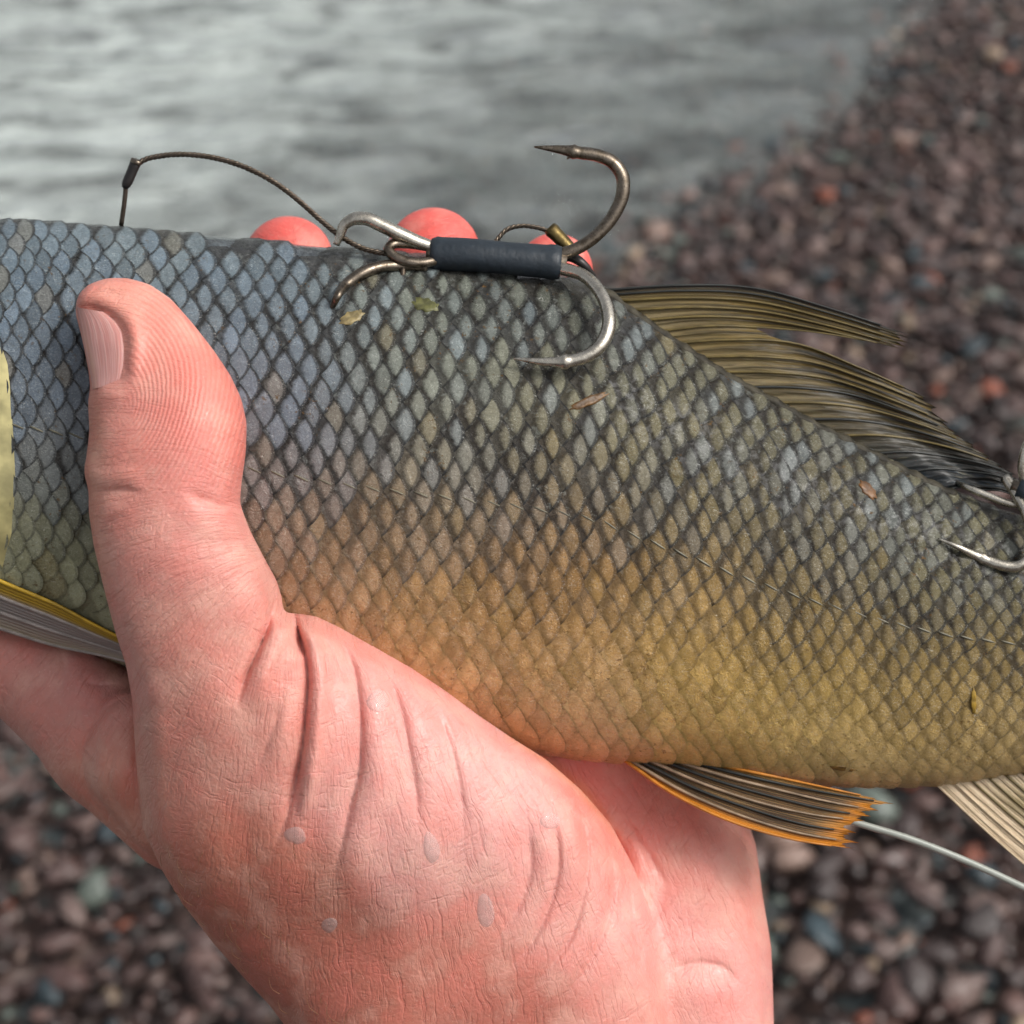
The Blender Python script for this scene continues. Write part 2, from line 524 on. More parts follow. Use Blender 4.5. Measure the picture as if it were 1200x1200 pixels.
def mat_water():
    t = NT("lake_water")
    tc = t.n("ShaderNodeTexCoord").outputs["Object"]
    n1 = t.noise(t.mapping(tc, (7, 19, 1), (0, 0, -0.45)), 1.0, 3.0, 0.6, 0.6)
    n2 = t.noise(t.mapping(tc, (26, 44, 1), (0, 0, -0.2)), 1.0, 2.0, 0.5)
    n = t.bump(t.math('ADD', n1, t.math('MULTIPLY', n2, 0.12)), 1.0, 0.05)
    fr = t.n("ShaderNodeFresnel"); fr.inputs["IOR"].default_value = 1.33; t.l(n, fr.inputs["Normal"])
    gl = t.n("ShaderNodeBsdfGlossy"); gl.inputs["Roughness"].default_value = 0.08; gl.inputs["Color"].default_value = (0.95, 0.97, 1, 1); t.l(n, gl.inputs["Normal"])
    tr = t.n("ShaderNodeBsdfTransparent"); tr.inputs["Color"].default_value = (0.74, 0.80, 0.79, 1)
    df = t.n("ShaderNodeBsdfDiffuse"); df.inputs["Color"].default_value = (*lin((196, 204, 200)), 1); t.l(n, df.inputs["Normal"])
    # milky wash: thin at the edge, thicker further out, in streaks; 'depth' is the water depth in metres
    dep = t.attr("depth").outputs["Fac"]
    wash = t.noise(t.mapping(tc, (5.5, 14.0, 1), (0, 0, -0.5)), 1.0, 4.0, 0.6, 0.8)
    wf = t.math('MULTIPLY', t.smooth(dep, 0.0, 0.19, 0.24, 1.0), t.smooth(wash, 0.32, 0.58, 0.20, 0.9))
    mk = t.n("ShaderNodeMixShader"); t.l(wf, mk.inputs[0]); t.l(tr.outputs[0], mk.inputs[1]); t.l(df.outputs[0], mk.inputs[2])
    mx = t.n("ShaderNodeMixShader")
    t.l(t.math('MULTIPLY', fr.outputs[0], 1.15, clamp=True), mx.inputs[0]); t.l(mk.outputs[0], mx.inputs[1]); t.l(gl.outputs[0], mx.inputs[2])
    t.l(mx.outputs[0], t.out.inputs[0])
    return t.m


M = dict(
    skin=mat_skin(), scale=mat_scale(), body=mat_body(), fin=mat_fin("fin_membrane", 27.0, (34, 32, 27)), pelvic=mat_fin("pelvic_membrane", 33.0, (44, 35, 33)),
    pale_fin=mat_fin("pale_fin_membrane", 15.0, (96, 84, 50)),
    ray=mat_simple("fin_ray_olive", lin((98, 84, 44)), 0.4, 0.3), ray_orange=mat_simple("fin_ray_orange", lin((184, 118, 40)), 0.4, 0.25),
    ray_pale=mat_simple("fin_ray_pale", lin((190, 170, 140)), 0.4, 0.15),
    hook=mat_metal("hook_steel", lin((122, 112, 100)), 0.34, 0.6), hook_bright=mat_metal("bright_steel", lin((205, 198, 184)), 0.28, 0.35),
    brass=mat_metal("brass_crimp", lin((120, 104, 66)), 0.42, 0.5), wire=mat_metal("wire_bronze", lin((104, 94, 84)), 0.45, 0.5),
    crimp_black=mat_simple("crimp_black", lin((52, 49, 48)), 0.4, 0.2, Metallic=0.5),
    rubber=mat_simple("black_shrink_tube", lin((33, 42, 50)), 0.5, 0.12, 900.0, 0.25),
    line=mat_simple("clear_line", lin((150, 154, 146)), 0.35, 0.05),
    pebble=mat_pebble(), pebble1=mat_pebble_obj(), ground=mat_ground(), water=mat_water(),
    eye=mat_simple("fish_eye", lin((20, 18, 14)), 0.1, 0.1), iris=mat_simple("fish_iris", lin((176, 150, 70)), 0.3, 0.2),
    gill=mat_simple("gill_plate", lin((186, 176, 124)), 0.28, 0.3, 260.0, 0.4, **{"Metallic": 0.25, "Coat Weight": 0.5}),
)
nt = NT("thumb_nail_plate")
_uv = nt.n("ShaderNodeUVMap").outputs[0]
_nn = nt.noise(nt.mapping(_uv, (26, 1.2, 1)), 1.0, 2.0)
_nc = nt.mix(nt.smooth(_nn, 0.35, 0.7), lin((206, 142, 134)), lin((222, 172, 164)))
nt.principled(_nc, 0.3, nt.bump(_nn, 0.3, 0.0003), **{"Coat Weight": 0.4, "Coat Roughness": 0.15, "Subsurface Weight": 0.15, "Subsurface Scale": 0.001})
M['nail'] = nt.m
nt = NT("water_drop")
_tr = nt.n("ShaderNodeBsdfTransparent"); _gl = nt.n("ShaderNodeBsdfGlossy"); _gl.inputs["Roughness"].default_value = 0.06
_df = nt.n("ShaderNodeBsdfDiffuse"); _df.inputs["Color"].default_value = (0.98, 0.86, 0.82, 1)
_fr = nt.n("ShaderNodeFresnel"); _fr.inputs["IOR"].default_value = 1.33
_m1 = nt.n("ShaderNodeMixShader"); _m1.inputs[0].default_value = 0.17; nt.l(_tr.outputs[0], _m1.inputs[1]); nt.l(_df.outputs[0], _m1.inputs[2])
_m2 = nt.n("ShaderNodeMixShader"); nt.l(nt.math('MULTIPLY', _fr.outputs[0], 0.5), _m2.inputs[0]); nt.l(_m1.outputs[0], _m2.inputs[1]); nt.l(_gl.outputs[0], _m2.inputs[2])
nt.l(_m2.outputs[0], nt.out.inputs[0])
M['drop'] = nt.m

# ------------------------------------------------------------------ the shore
F_ = np.array([0, math.cos(PITCH), -math.sin(PITCH)]); U_ = np.array([0, math.sin(PITCH), math.cos(PITCH)]); R_ = np.array([1., 0, 0])


def ground_hit(px, py, z=0.0):
    d = F_ + R_ * (px - 600) / 1200 * KF - U_ * (py - 600) / 1200 * KF
    k = (CAM_H - z) / -d[2]
    return np.array([d[0] * k, d[1] * k])


def to_pixel(p):
    v = np.asarray(p) - np.array([0, 0, CAM_H])
    d = v @ F_
    return 600 + (v @ R_) / d / KF * 1200, 600 - (v @ U_) / d / KF * 1200, d


SA, SB = ground_hit(1160, 0), ground_hit(0, 925)
sdir = (SB - SA) / np.linalg.norm(SB - SA)
snorm = np.array([-sdir[1], sdir[0]])
if (ground_hit(1200, 1200) - SA) @ snorm < 0: snorm = -snorm     # towards the dry side


def beach_z(x, y):
    s = (x - SA[0]) * snorm[0] + (y - SA[1]) * snorm[1]
    return np.where(s > 0, 0.55 * (1 - np.exp(-s * 0.16 / 0.55)), np.maximum(s * 0.16, -1.5 + 0 * s)) + 0.006 * np.sin(x * 5.1 + y * 3.3) + 0.004 * np.sin(x * 11 - y * 7)


def wide_grid(half, inner, n, cx, cy):
    u = np.linspace(-1, 1, n)
    k = 9.0
    c = np.sinh(u * k) / math.sinh(k) * half + u * inner
    X, Y = np.meshgrid(c + cx, c + cy, indexing='ij')
    i = np.arange(n * n).reshape(n, n)
    F = np.stack([i[:-1, :-1], i[1:, :-1], i[1:, 1:], i[:-1, 1:]], -1).reshape(-1, 4)
    return X, Y, F


X, Y, F = wide_grid(400, 2.6, 181, 0.0, 1.8)
Z = beach_z(X, Y) - 0.012
me = raw_mesh("beach_ground", np.stack([X, Y, Z], -1).reshape(-1, 3), F)
me.materials.append(M['ground'])
ground = bpy.data.objects.new("beach_ground", me); COL.objects.link(ground)
tag(ground, "dark wet shingle beach sloping into the lake", kind='structure'); 

X, Y, F = wide_grid(400, 3.0, 321, -0.6, 2.4)
far = np.exp(-((X**2 + (Y - 2)**2) / 60.0))
Z = 0.010 * far * (np.sin(X * 9 + Y * 17 + 1.5 * np.sin(X * 4.1)) * 0.5 + np.sin(-X * 6 + Y * 25 + 2 * np.sin(X * 2.3 + Y)) * 0.35 + np.sin(X * 21 + Y * 9) * 0.2)
dep = -beach_z(X, Y)
Z = Z * np.clip(0.25 + dep / 0.05, 0.12, 1)
me = raw_mesh("lake_water", np.stack([X, Y, Z], -1).reshape(-1, 3), F)
add_attr(me, extra={"depth": dep.ravel()})
me.materials.append(M['water'])
water = bpy.data.objects.new("lake_water", me); COL.objects.link(water)
tag(water, "grey rippled lake water over submerged shingle", kind='structure')

# pebbles ------------------------------------------------------------
import bmesh


def pebble_shape(sub, seed):
    r = random.Random(seed)
    bm = bmesh.new(); bmesh.ops.create_icosphere(bm, subdivisions=sub, radius=1.0)
    ax = [Vector((r.gauss(0, 1), r.gauss(0, 1), r.gauss(0, 1))).normalized() for _ in range(11)]
    cut = [r.uniform(0.5, 0.85) for _ in ax]
    for v in bm.verts:
        p = v.co.copy()
        for a, c in zip(ax, cut):
            d = p.dot(a)
            if d > c: p -= a * (d - c) * 0.88
        v.co = Vector((p.x * r.uniform(0.985, 1.015), p.y * r.uniform(0.72, 0.74), p.z * 0.46))
    bm.normal_update()
    V = np.array([v.co[:] for v in bm.verts]); T = np.array([[v.index for v in f.verts] for f in bm.faces])
    bm.free()
    return V, T


PAL = [((92, 72, 68), 'dark maroon', 30), ((112, 90, 84), 'brown', 22), ((70, 58, 56), 'dark brown', 22), ((128, 112, 106), 'greyish mauve', 16),
       ((58, 78, 86), 'slate blue', 7), ((104, 120, 112), 'grey green', 5), ((150, 86, 62), 'rust orange', 3), ((176, 160, 136), 'pale cream', 3), ((150, 130, 118), 'pinkish tan', 8)]
palw = np.array([p[2] for p in PAL], float); palw /= palw.sum()
cands = []
for layer, (sp, smin, smax) in enumerate(((0.020, 0.0075, 0.012), (0.030, 0.010, 0.022))):
    gx = np.arange(-1.7, 1.75, sp); gy = np.arange(0.35, 4.4, sp * 0.8)
    GX, GY = np.meshgrid(gx, gy)
    GX = GX + RNG.uniform(-.5, .5, GX.shape) * sp; GY = GY + RNG.uniform(-.5, .5, GY.shape) * sp
    x, y = GX.ravel(), GY.ravel()
    s = (x - SA[0]) * snorm[0] + (y - SA[1]) * snorm[1]
    keep = (s > -0.85) & (np.abs(x) < 0.36 * y + 0.40)
    if layer: keep &= RNG.random(len(x)) < 0.66
    x, y, s = x[keep], y[keep], s[keep]
    size = smin + (smax - smin) * RNG.random(len(x))**1.9
    if layer: size *= np.where(RNG.random(len(x)) < 0.05, 1.5, 1.0)
    ci = RNG.choice(len(PAL), len(x), p=palw)
    for i in range(len(x)): cands.append((x[i], y[i], size[i], ci[i], layer))
allp = np.array([(c[0], c[1]) for c in cands])
bz = beach_z(allp[:, 0], allp[:, 1])
sizes = np.array([c[2] for c in cands])
lay = np.array([c[4] for c in cands])
P3 = np.stack([allp[:, 0], allp[:, 1], bz], 1)
ppx, ppy, pd = to_pixel(P3)
big_px = sizes / pd / KF * 1200 * 2
ppxy = np.stack([ppx, ppy], 1)
VIS_L = np.array([(-5, 835), (35, 862), (80, 900), (130, 975), (175, 1000), (225, 1085), (300, 1165), (340, 1205), (-5, 1205)], float)
VIS_R = np.array([(915, 985), (1000, 1010), (1040, 960), (985, 930), (1090, 935), (1205, 1025), (1205, 1205), (915, 1205)], float)
VIS_T = np.array([(1090, 0), (1205, 0), (1205, 540), (1080, 440), (800, 315), (770, 300)], float)
vis = (inside_poly(ppxy, VIS_L) | inside_poly(ppxy, VIS_R) | inside_poly(ppxy, VIS_T)) & (lay == 1)
order = np.argsort(-np.where(vis, big_px, -1))
single_ids = set(order[:290].tolist())
SH2 = [pebble_shape(2, 100 + i) for i in range(9)]
SH1 = [pebble_shape(1, 200 + i) for i in range(9)]
sh_mesh = []
for i, (V, T) in enumerate(SH2):
    m_ = raw_mesh("pebble", V, T); m_.materials.append(M['pebble1']); sh_mesh.append(m_)
allV, allF, allC, off = [], [], [], 0
for i, (x, y, s, c, la) in enumerate(cands):
    rot = Euler((RNG.normal(0, .22), RNG.normal(0, .22), RNG.uniform(0, 6.28)))
    sc = np.array([s * RNG.uniform(.95, 1.35), s * RNG.uniform(.85, 1.15), s * RNG.uniform(.8, 1.25)])
    z = bz[i] + (0.002 if la == 0 else 0.009) + RNG.uniform(-.003, .005)
    rgb = np.array(lin(PAL[c][0])) * np.array((1.0, .9, .88)) * RNG.uniform(0.5, 0.95)
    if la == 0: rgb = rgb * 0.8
    if i in single_ids:
        o = bpy.data.objects.new("pebble", sh_mesh[int(RNG.integers(9))])
        COL.objects.link(o)
        o.location = (x, y, z); o.rotation_euler = rot; o.scale = sc.tolist()
        o.color = (*np.clip(rgb, 0, 1).tolist(), 1)
        nm = PAL[c][1]
        tag(o, "wet %s rounded pebble lying on the shingle beach" % nm, "pebble", "%s pebbles on the beach" % nm)
    else:
        V, T = SH1[int(RNG.integers(9))]
        R3 = np.array(rot.to_matrix())
        allV.append((V * sc) @ R3.T + np.array([x, y, z])); allF.append(T + off); off += len(V)
        allC.append(np.repeat(rgb[None], len(V), 0))
me = raw_mesh("shingle", np.concatenate(allV), np.concatenate(allF))
add_attr(me, col=np.concatenate(allC)); me.materials.append(M['pebble'])
shingle = bpy.data.objects.new("shingle", me); COL.objects.link(shingle)
tag(shingle, "wet reddish brown shingle along the water's edge", "shingle", kind='stuff')

# ------------------------------------------------------------------ the fish
TOPX = [-440, -420, -350, -250, -150, -60, 0, 100, 200, 300, 400, 500, 600, 660, 705, 740, 800, 850, 900, 950, 1000, 1050, 1100, 1150, 1200, 1320, 1450, 1600, 1640]
TOPY = [520, 490, 420, 345, 292, 266, 258, 263, 271, 280, 290, 298, 310, 318, 334, 360, 402, 434, 462, 490, 515, 541, 566, 588, 607, 668, 735, 800, 812]
BOTX = [-440, -420, -350, -250, -150, 0, 145, 300, 450, 600, 640, 700, 800, 900, 1000, 1100, 1200, 1320, 1450, 1600, 1640]
BOTY = [530, 545, 600, 655, 700, 738, 778, 825, 858, 878, 885, 892, 899, 914, 922, 920, 906, 905, 925, 960, 966]
WX = [-440, -420, -350, -200, 0, 300, 600, 900, 1200, 1450, 1640]
WY = [6, 40, 90, 135, 155, 165, 160, 122, 84, 45, 22]


def body_frame(x):
    top = interp(x, TOPX, TOPY); bot = interp(x, BOTX, BOTY)
    return (top + bot) / 2, (bot - top) / 2, interp(x, WX, WY)


def body_pt(x, ph, lift=0.0):
    yc, h, w = body_frame(x)
    cs = np.cos(ph); ca = np.abs(cs)**0.86 * np.sign(cs)
    y = yc - h * np.sin(ph); z = w * ca
    ny = -np.sin(ph) / h; nz = ca / w
    n = np.sqrt(ny**2 + nz**2)
    return np.stack([x + 0 * y, y + lift * ny / n, z + lift * nz / n], -1)


def fish_z(x, y):
    yc, h, w = body_frame(np.asarray(float(x)))
    s = np.clip((yc - y) / h, -1, 1)
    return float(w * (1 - s * s)**0.43)


# sRGB colour + pigment strength at photo positions
FC = [(0, 300, (100, 114, 122, 1.0)), (60, 420, (97, 107, 117, 1.0)), (60, 560, (99, 102, 104, 1.0)), (50, 650, (137, 135, 98, 0.5)), (30, 720, (198, 199, 166, 0.09)),
      (200, 300, (102, 114, 119, 1.0)), (330, 350, (97, 110, 118, 1.0)), (350, 450, (107, 116, 126, 1.0)), (340, 560, (112, 112, 112, 1.0)), (360, 640, (148, 120, 87, 0.7)), (380, 700, (190, 153, 110, 0.16)),
      (450, 380, (108, 113, 103, 1.0)), (500, 450, (123, 128, 118, 1.0)), (500, 540, (125, 121, 106, 1.0)), (480, 640, (153, 124, 86, 0.6)), (500, 740, (197, 154, 98, 0.14)), (560, 820, (205, 164, 115, 0.11)),
      (620, 360, (85, 89, 82, 1.0)), (640, 460, (125, 123, 102, 1.0)), (640, 540, (125, 118, 97, 1.0)), (640, 620, (129, 106, 78, 0.9)), (640, 700, (172, 128, 73, 0.55)), (660, 780, (205, 162, 100, 0.14)), (680, 860, (212, 176, 131, 0.11)),
      (780, 430, (92, 93, 81, 1.0)), (800, 520, (112, 102, 71, 1.0)), (820, 620, (103, 95, 71, 1.0)), (800, 700, (158, 124, 73, 0.75)), (820, 780, (200, 163, 90, 0.16)), (820, 860, (205, 172, 105, 0.14)),
      (900, 500, (89, 88, 74, 1.0)), (950, 600, (105, 96, 72, 1.0)), (950, 700, (107, 95, 67, 1.0)), (960, 780, (158, 127, 65, 0.6)), (960, 860, (202, 171, 96, 0.16)), (980, 915, (214, 184, 130, 0.07)),
      (1050, 580, (90, 88, 71, 1.0)), (1100, 660, (103, 99, 77, 1.0)), (1100, 760, (105, 92, 59, 0.95)), (1120, 830, (162, 130, 63, 0.6)), (1150, 890, (211, 183, 126, 0.11)),
      (1200, 640, (86, 82, 61, 1.0)), (1250, 780, (101, 89, 56, 1.0)), (1500, 820, (86, 78, 51, 1.0)), (-200, 360, (80, 87, 87, 1.0)), (-200, 520, (137, 135, 89, 0.6)), (-200, 650, (206, 203, 165, 0.09))]

fish = Frame("fish", (600, 900, 0), "dead silvery scaled fish with dark back and golden belly gripped in the hand", "fish")
NX, NP = 208, 100
xs = np.linspace(-440, 1640, NX); ph = np.linspace(-math.pi, math.pi, NP, endpoint=False)
XX, PH = np.meshgrid(xs, ph, indexing='ij')
BV = body_pt(XX, PH, -1.5).reshape(-1, 3)
i = np.arange(NX * NP).reshape(NX, NP)
BF = np.stack([i[:-1, :], i[1:, :], np.roll(i, -1, 1)[1:, :], np.roll(i, -1, 1)[:-1, :]], -1).reshape(-1, 4)
bc = colour_field(BV[:, :2], FC, 55.0)
bcol = bc[:, :3] * (1 - 0.30 * bc[:, 3:4])
fish_body = fish.part("body", BV, BF, M['body'], col=bcol, extra={"pq": BV, "wrinkle": np.clip(.12 + (np.sin(PH).ravel() - .55) * 4, .12, 1)})

# scales ---------------------------------------------------------------
HAND_OUT = np.array([(88, 365), (91, 346), (104, 333), (125, 326), (150, 326), (175, 333), (200, 350), (225, 378), (250, 410), (270, 440), (283, 468), (289, 495), (288, 530), (283, 565),
                     (281, 590), (292, 620), (310, 655), (324, 680), (330, 700), (332, 718), (345, 719), (370, 722), (400, 735), (440, 757), (480, 780), (520, 808), (560, 838), (600, 865), (640, 890),
                     (680, 925), (715, 965), (742, 1015), (762, 1070), (775, 1130), (785, 1200), (800, 1300), (830, 1500), (850, 1720), (480, 1720), (420, 1400), (365, 1250), (335, 1203), (318, 1180), (290, 1150), (250, 1105), (215, 1060), (190, 1020),
                     (170, 975), (163, 930), (158, 870), (155, 820), (148, 780), (135, 740), (122, 690), (110, 640), (104, 600), (104, 575), (98, 552), (101, 538), (105, 505), (103, 470), (106, 455), (104, 435), (97, 400)], float)
DQ = 0.084


def q2phi(q):
    q = np.clip(q, -1, 1)
    return 0.8 * np.arcsin(q) + 0.2 * q * math.pi / 2


pos = [-14.0]
while pos[-1] < 1560:
    x = pos[-1]
    pos.append(x + interp(np.array(x), [-50, 0, 90, 200, 400, 700, 1000, 1200, 1600], [20, 22, 24, 26.5, 28, 27.5, 25.5, 24, 19]).item())
pos = np.array(pos)
GS, GT = 7, 9
sg = np.array([0.0, 0.3, 0.5, 0.64, 0.78, 0.92, 1.0]); tg = np.linspace(-1, 1, GT)
SS, TT = np.meshgrid(sg, tg, indexing='ij')
gi = np.arange(GS * GT).reshape(GS, GT)
SF = np.stack([gi[:-1, :-1], gi[1:, :-1], gi[1:, 1:], gi[:-1, 1:]], -1).reshape(-1, 4)
scales = []
for r in range(-12, 13):
    p0 = r * DQ; f0 = float(q2phi(p0))
    for ci_ in range(len(pos) - 1):
        x0 = pos[ci_]; pit = pos[ci_ + 1] - pos[ci_]
        if r % 2: x0 = x0 + pit / 2
        lim = 1.38 if x0 < 240 else (1.24 if x0 < 690 else 1.34)
        pj = p0 + RNG.normal(0, .003); xj = x0 + RNG.normal(0, 1.1) + 3.0 * math.sin(x0 * .017 + r * .9) + 2.0 * math.sin(x0 * .041 - r * .5)
        if f0 > lim + RNG.normal(0, 0.05) or f0 < -1.42: continue
        if x0 < 130 and f0 < -0.86: continue
        if 400 < x0 < 700 and 0.95 < f0 and RNG.random() < 0.25: continue
        irr = 2.0 if x0 < 110 else 1.0
        L = pit * 2.05 * (1 + RNG.normal(0, .012 * irr)); Wd = DQ * 1.08 * (1 + RNG.normal(0, .012 * irr))
        ang = RNG.normal(0, .02 * irr)
        rnd_ = float(np.clip((420 - x0) / 260, 0, 1))
        rear = 1 - (0.30 + .08 * rnd_) * np.abs(TT)**(1.75 + .35 * rnd_)
        lx = SS * L * rear
        rr = 5.2
        ly = TT * (0.55 + 0.45 * np.minimum(1, SS * 2.2))
        h_here = body_frame(np.array(x0))[1]
        xv = xj - L + lx + ang * ly * Wd * h_here
        pv = pj + ly * Wd - ang * (lx - L) / h_here
        lift = -1.6 + rr * (lx / L) + 0.35 * (lx / L) * (1 - TT**2) + RNG.normal(0, .05)
        V = body_pt(xv, q2phi(np.clip(pv, -.999, .999)), lift).reshape(-1, 3)
        scales.append((V, (xj - L * .25, pj)))
centre = np.array([s[0].reshape(GS, GT, 3)[4, GT // 2] for s in scales])
cc = colour_field(centre[:, :2], FC, 55.0)
nS = len(scales)
jit = np.clip(RNG.normal(1, .10, nS), .82, 1.25)[:, None]
blue = RNG.random(nS)
cc[:, :3] *= jit * (1 + .22 * np.clip(cc[:, 3:4] - .5, 0, .5) * 2)
tint = np.array(lin((124, 144, 164)))  # blue of iridescence and sky reflection, put into some scales' colour
bw = np.where(blue > .82, .30, np.where(blue > .55, .14, 0.0)) * np.clip(cc[:, 3], 0, 1) * np.clip((780 - centre[:, 1]) / 200, 0, 1)
cc[:, :3] = cc[:, :3] * (1 - bw[:, None]) + tint * jit * bw[:, None]
gold = RNG.random(nS) > .93
cc[gold, :3] = cc[gold, :3] * .7 + np.array(lin((140, 116, 58))) * .3
cc[:, 3] = np.clip(cc[:, 3] * RNG.uniform(.85, 1.1, nS), 0, 1)
covered = inside_poly(centre[:, :2], HAND_OUT)
inframe = (centre[:, 0] > 0) & (centre[:, 0] < 1200)
area = np.array([np.ptp(s[0][:, 0]) * np.ptp(s[0][:, 1]) for s in scales])
ordr = np.argsort(-np.where(inframe & ~covered, area, -1))
part_ids = set(ordr[:298].tolist())
SUV = np.stack([SS.ravel(), TT.ravel()], 1)
rl, rk = [], []
lensk = np.interp(centre[:, 0], [0, 450, 700, 950, 1200], [.62, .66, .62, .42, .36])
lensw = np.clip((440 - centre[:, 0]) / 260, 0, 1) * .15 + RNG.normal(0, .035, nS)
rv, rf, rc, ru, o_ = [], [], [], [], 0
for k, (V, _) in enumerate(scales):
    pigc = np.repeat(cc[k][None], GS * GT, 0)
    if k in part_ids:
        fish.part("scale", V, SF, M['scale'], uv=SUV, col=pigc, extra={"pq": V, "lens": np.full(len(V), lensw[k]), "lensk": np.full(len(V), lensk[k])})
    else:
        rl.append(np.full(len(V), lensw[k])); rk.append(np.full(len(V), lensk[k])); rv.append(V); rf.append(SF + o_); rc.append(pigc); ru.append(SUV); o_ += GS * GT
rv = np.concatenate(rv)
fish.part("scale_cover", rv, np.concatenate(rf), M['scale'], uv=np.concatenate(ru), col=np.concatenate(rc), extra={"pq": rv, "lens": np.concatenate(rl), "lensk": np.concatenate(rk)}, kind='stuff')

# lateral line: a short raised canal on each scale of the middle row
segs = []
for x_ in pos[:-1]:
    if x_ < 0: continue
    lx = np.linspace(x_ - 19, x_ - 2, 6)
    lv = body_pt(lx, np.full(6, 0.004) + np.linspace(.010, -.008, 6), np.linspace(1.6, 3.4, 6))
    segs.append(tube(lv, [.6, 1.1, 1.3, 1.3, 1.1, .6], 6))
V, Fq, uv = merge(segs)
fish.part("lateral_line", V, Fq, mat_simple("lateral_line_skin", lin((104, 100, 84)), 0.4, 0.3, 500), kind='stuff')


# fins -------------------------------------------------------------------
def build_fin(name, rays, mat, raymat, colf, gap=(), sub=5, nseg=22, ray_r=(2.2, 0.7), thick=1.4, wave=2.0, raycols=None, jag=0.0):
    """rays: list of control polylines (x,y,z) from base to tip"""
    R = [smoothpath(np.array(r, float), nseg) for r in rays]
    n = len(R)
    rows, vv = [], []
    for i_ in range(n - 1):
        for k in range(sub):
            f = k / sub
            w = R[i_] * (1 - f) + R[i_ + 1] * f
            if jag and k:                       # frayed edge between two rays
                cut = 1 - jag * (0.4 + 0.6 * math.sin(math.pi * f)) * random.uniform(.6, 1.3)
                w = np.stack([interp(np.linspace(0, cut, nseg), np.linspace(0, 1, nseg), w[:, c_]) for c_ in range(3)], 1)
            w[:, 2] += wave * math.sin(math.pi * f) * (-1)
            rows.append(w); vv.append((i_ + f) / (n - 1))
    rows.append(R[-1]); vv.append(1.0)
    G = np.array(rows)
    nr = len(G)
    V1 = G.reshape(-1, 3).copy(); V1[:, 2] += thick / 2
    V2 = G.reshape(-1, 3).copy(); V2[:, 2] -= thick / 2
    gi = np.arange(nr * nseg).reshape(nr, nseg); o2 = nr * nseg
    Fq = []
    def skip(a, s):
        for (ga, gs) in gap:
            if ga * sub <= a < (ga + 1) * sub and s >= gs * (nseg - 1): return True
        return False
    for a in range(nr - 1):
        for s in range(nseg - 1):
            if skip(a, s): continue
            q = (gi[a, s], gi[a, s + 1], gi[a + 1, s + 1], gi[a + 1, s])
            Fq.append(tuple(int(x) for x in q[::-1])); Fq.append(tuple(int(x + o2) for x in q))
    for s in range(nseg - 1):
        for a, fl in ((0, 1), (nr - 1, 0)):
            q = (gi[a, s], gi[a, s + 1], gi[a, s + 1] + o2, gi[a, s] + o2)
            Fq.append(tuple(int(x) for x in (q if fl else q[::-1])))
    for a in range(nr - 1):
        if skip(a, nseg - 1): continue
        q = (gi[a, -1], gi[a + 1, -1], gi[a + 1, -1] + o2, gi[a, -1] + o2)
        Fq.append(tuple(int(x) for x in q[::-1]))
    V = np.concatenate([V1, V2])
    uu = np.tile(np.linspace(0, 1, nseg), nr); vq = np.repeat(np.array(vv), nseg)
    uv = np.stack([uu, vq], 1); uv = np.concatenate([uv, uv])
    col = colf(uv[:, 0], uv[:, 1], V)
    fin = fish.part(name, V, Fq, mat, uv=uv, col=col)
    for i_, r in enumerate(R):
        rr = np.linspace(ray_r[0], ray_r[1], nseg)
        r = r[:max(4, int(nseg * (.93 if jag else 1)))].copy(); rr = rr[:len(r)]; r[:, 2] += 1.2
        tv, tf, tu = tube(r, rr, 6)
        fish.part("fin_ray", tv, tf, raymat if raycols is None else raycols(i_, n), parent=fin, uv=tu)
    return fin


def lerp_list(a, b, n): return [tuple(np.array(a) * (1 - k) + np.array(b) * k) for k in np.linspace(0, 1, n)]


base_x = np.array([704, 712, 722, 736, 752, 770, 790, 815, 842, 872, 905, 940, 978, 1020, 1062, 1105], float)
base_y = interp(base_x, TOPX, TOPY) + 7
tips = [(1066, 392), (1065, 396), (1066, 402), (1063, 407), (1056, 409), (1040, 404), (1086, 466), (1098, 478), (1112, 496), (1122, 508), (1142, 522), (1160, 535), (1176, 546), (1190, 556), (1198, 566), (1192, 582)]
mids = [(880, 337), (880, 344), (882, 353), (886, 364), (890, 374), (896, 384), (930, 402), (950, 424), (972, 444), (996, 462), (1020, 480), (1048, 499), (1076, 516), (1104, 534), (1130, 552), (1150, 574)]
rays = []
for k in range(16):
    bx, by = base_x[k], base_y[k]
    mx, my = mids[k]; tx, ty = tips[k]
    zb = 12 + 0.6 * k; zt = 26 - 1.2 * k
    rays.append([(bx, by, zb), (bx * .5 + mx * .5, by * .45 + my * .55 - 4, zb * .6 + 8), (mx, my, 10), ((mx + tx) / 2, (my + ty) / 2 - 3, 14), (tx, ty, zt * .5)])


def dorsal_col(u, v, V):
    base = np.array(lin((96, 80, 42)))[None] * np.ones((len(u), 1))
    c2 = np.array(lin((138, 124, 92))); c3 = np.array(lin((104, 84, 30))); c4 = np.array(lin((34, 42, 48)))
    w = np.clip(1 - u * 2.2, 0, 1)[:, None]; c = base * (1 - w) + c2 * w
    w = np.clip(np.sin(v * 19) * .5 + .2, 0, 1)[:, None] * .6; c = c * (1 - w) + c3 * w
    w = np.clip((v - .55) * 2.6, 0, 1)[:, None]; c = c * (1 - w) + c4 * w
    w = np.clip((0.10 - v) * 9, 0, 1)[:, None]; c = c * (1 - w) + np.array(lin((58, 60, 66))) * w
    al = np.clip(.35 + u * 1.2, 0, .95) * np.where(v > .35, 1, .8)
    return np.concatenate([c, al[:, None]], 1)


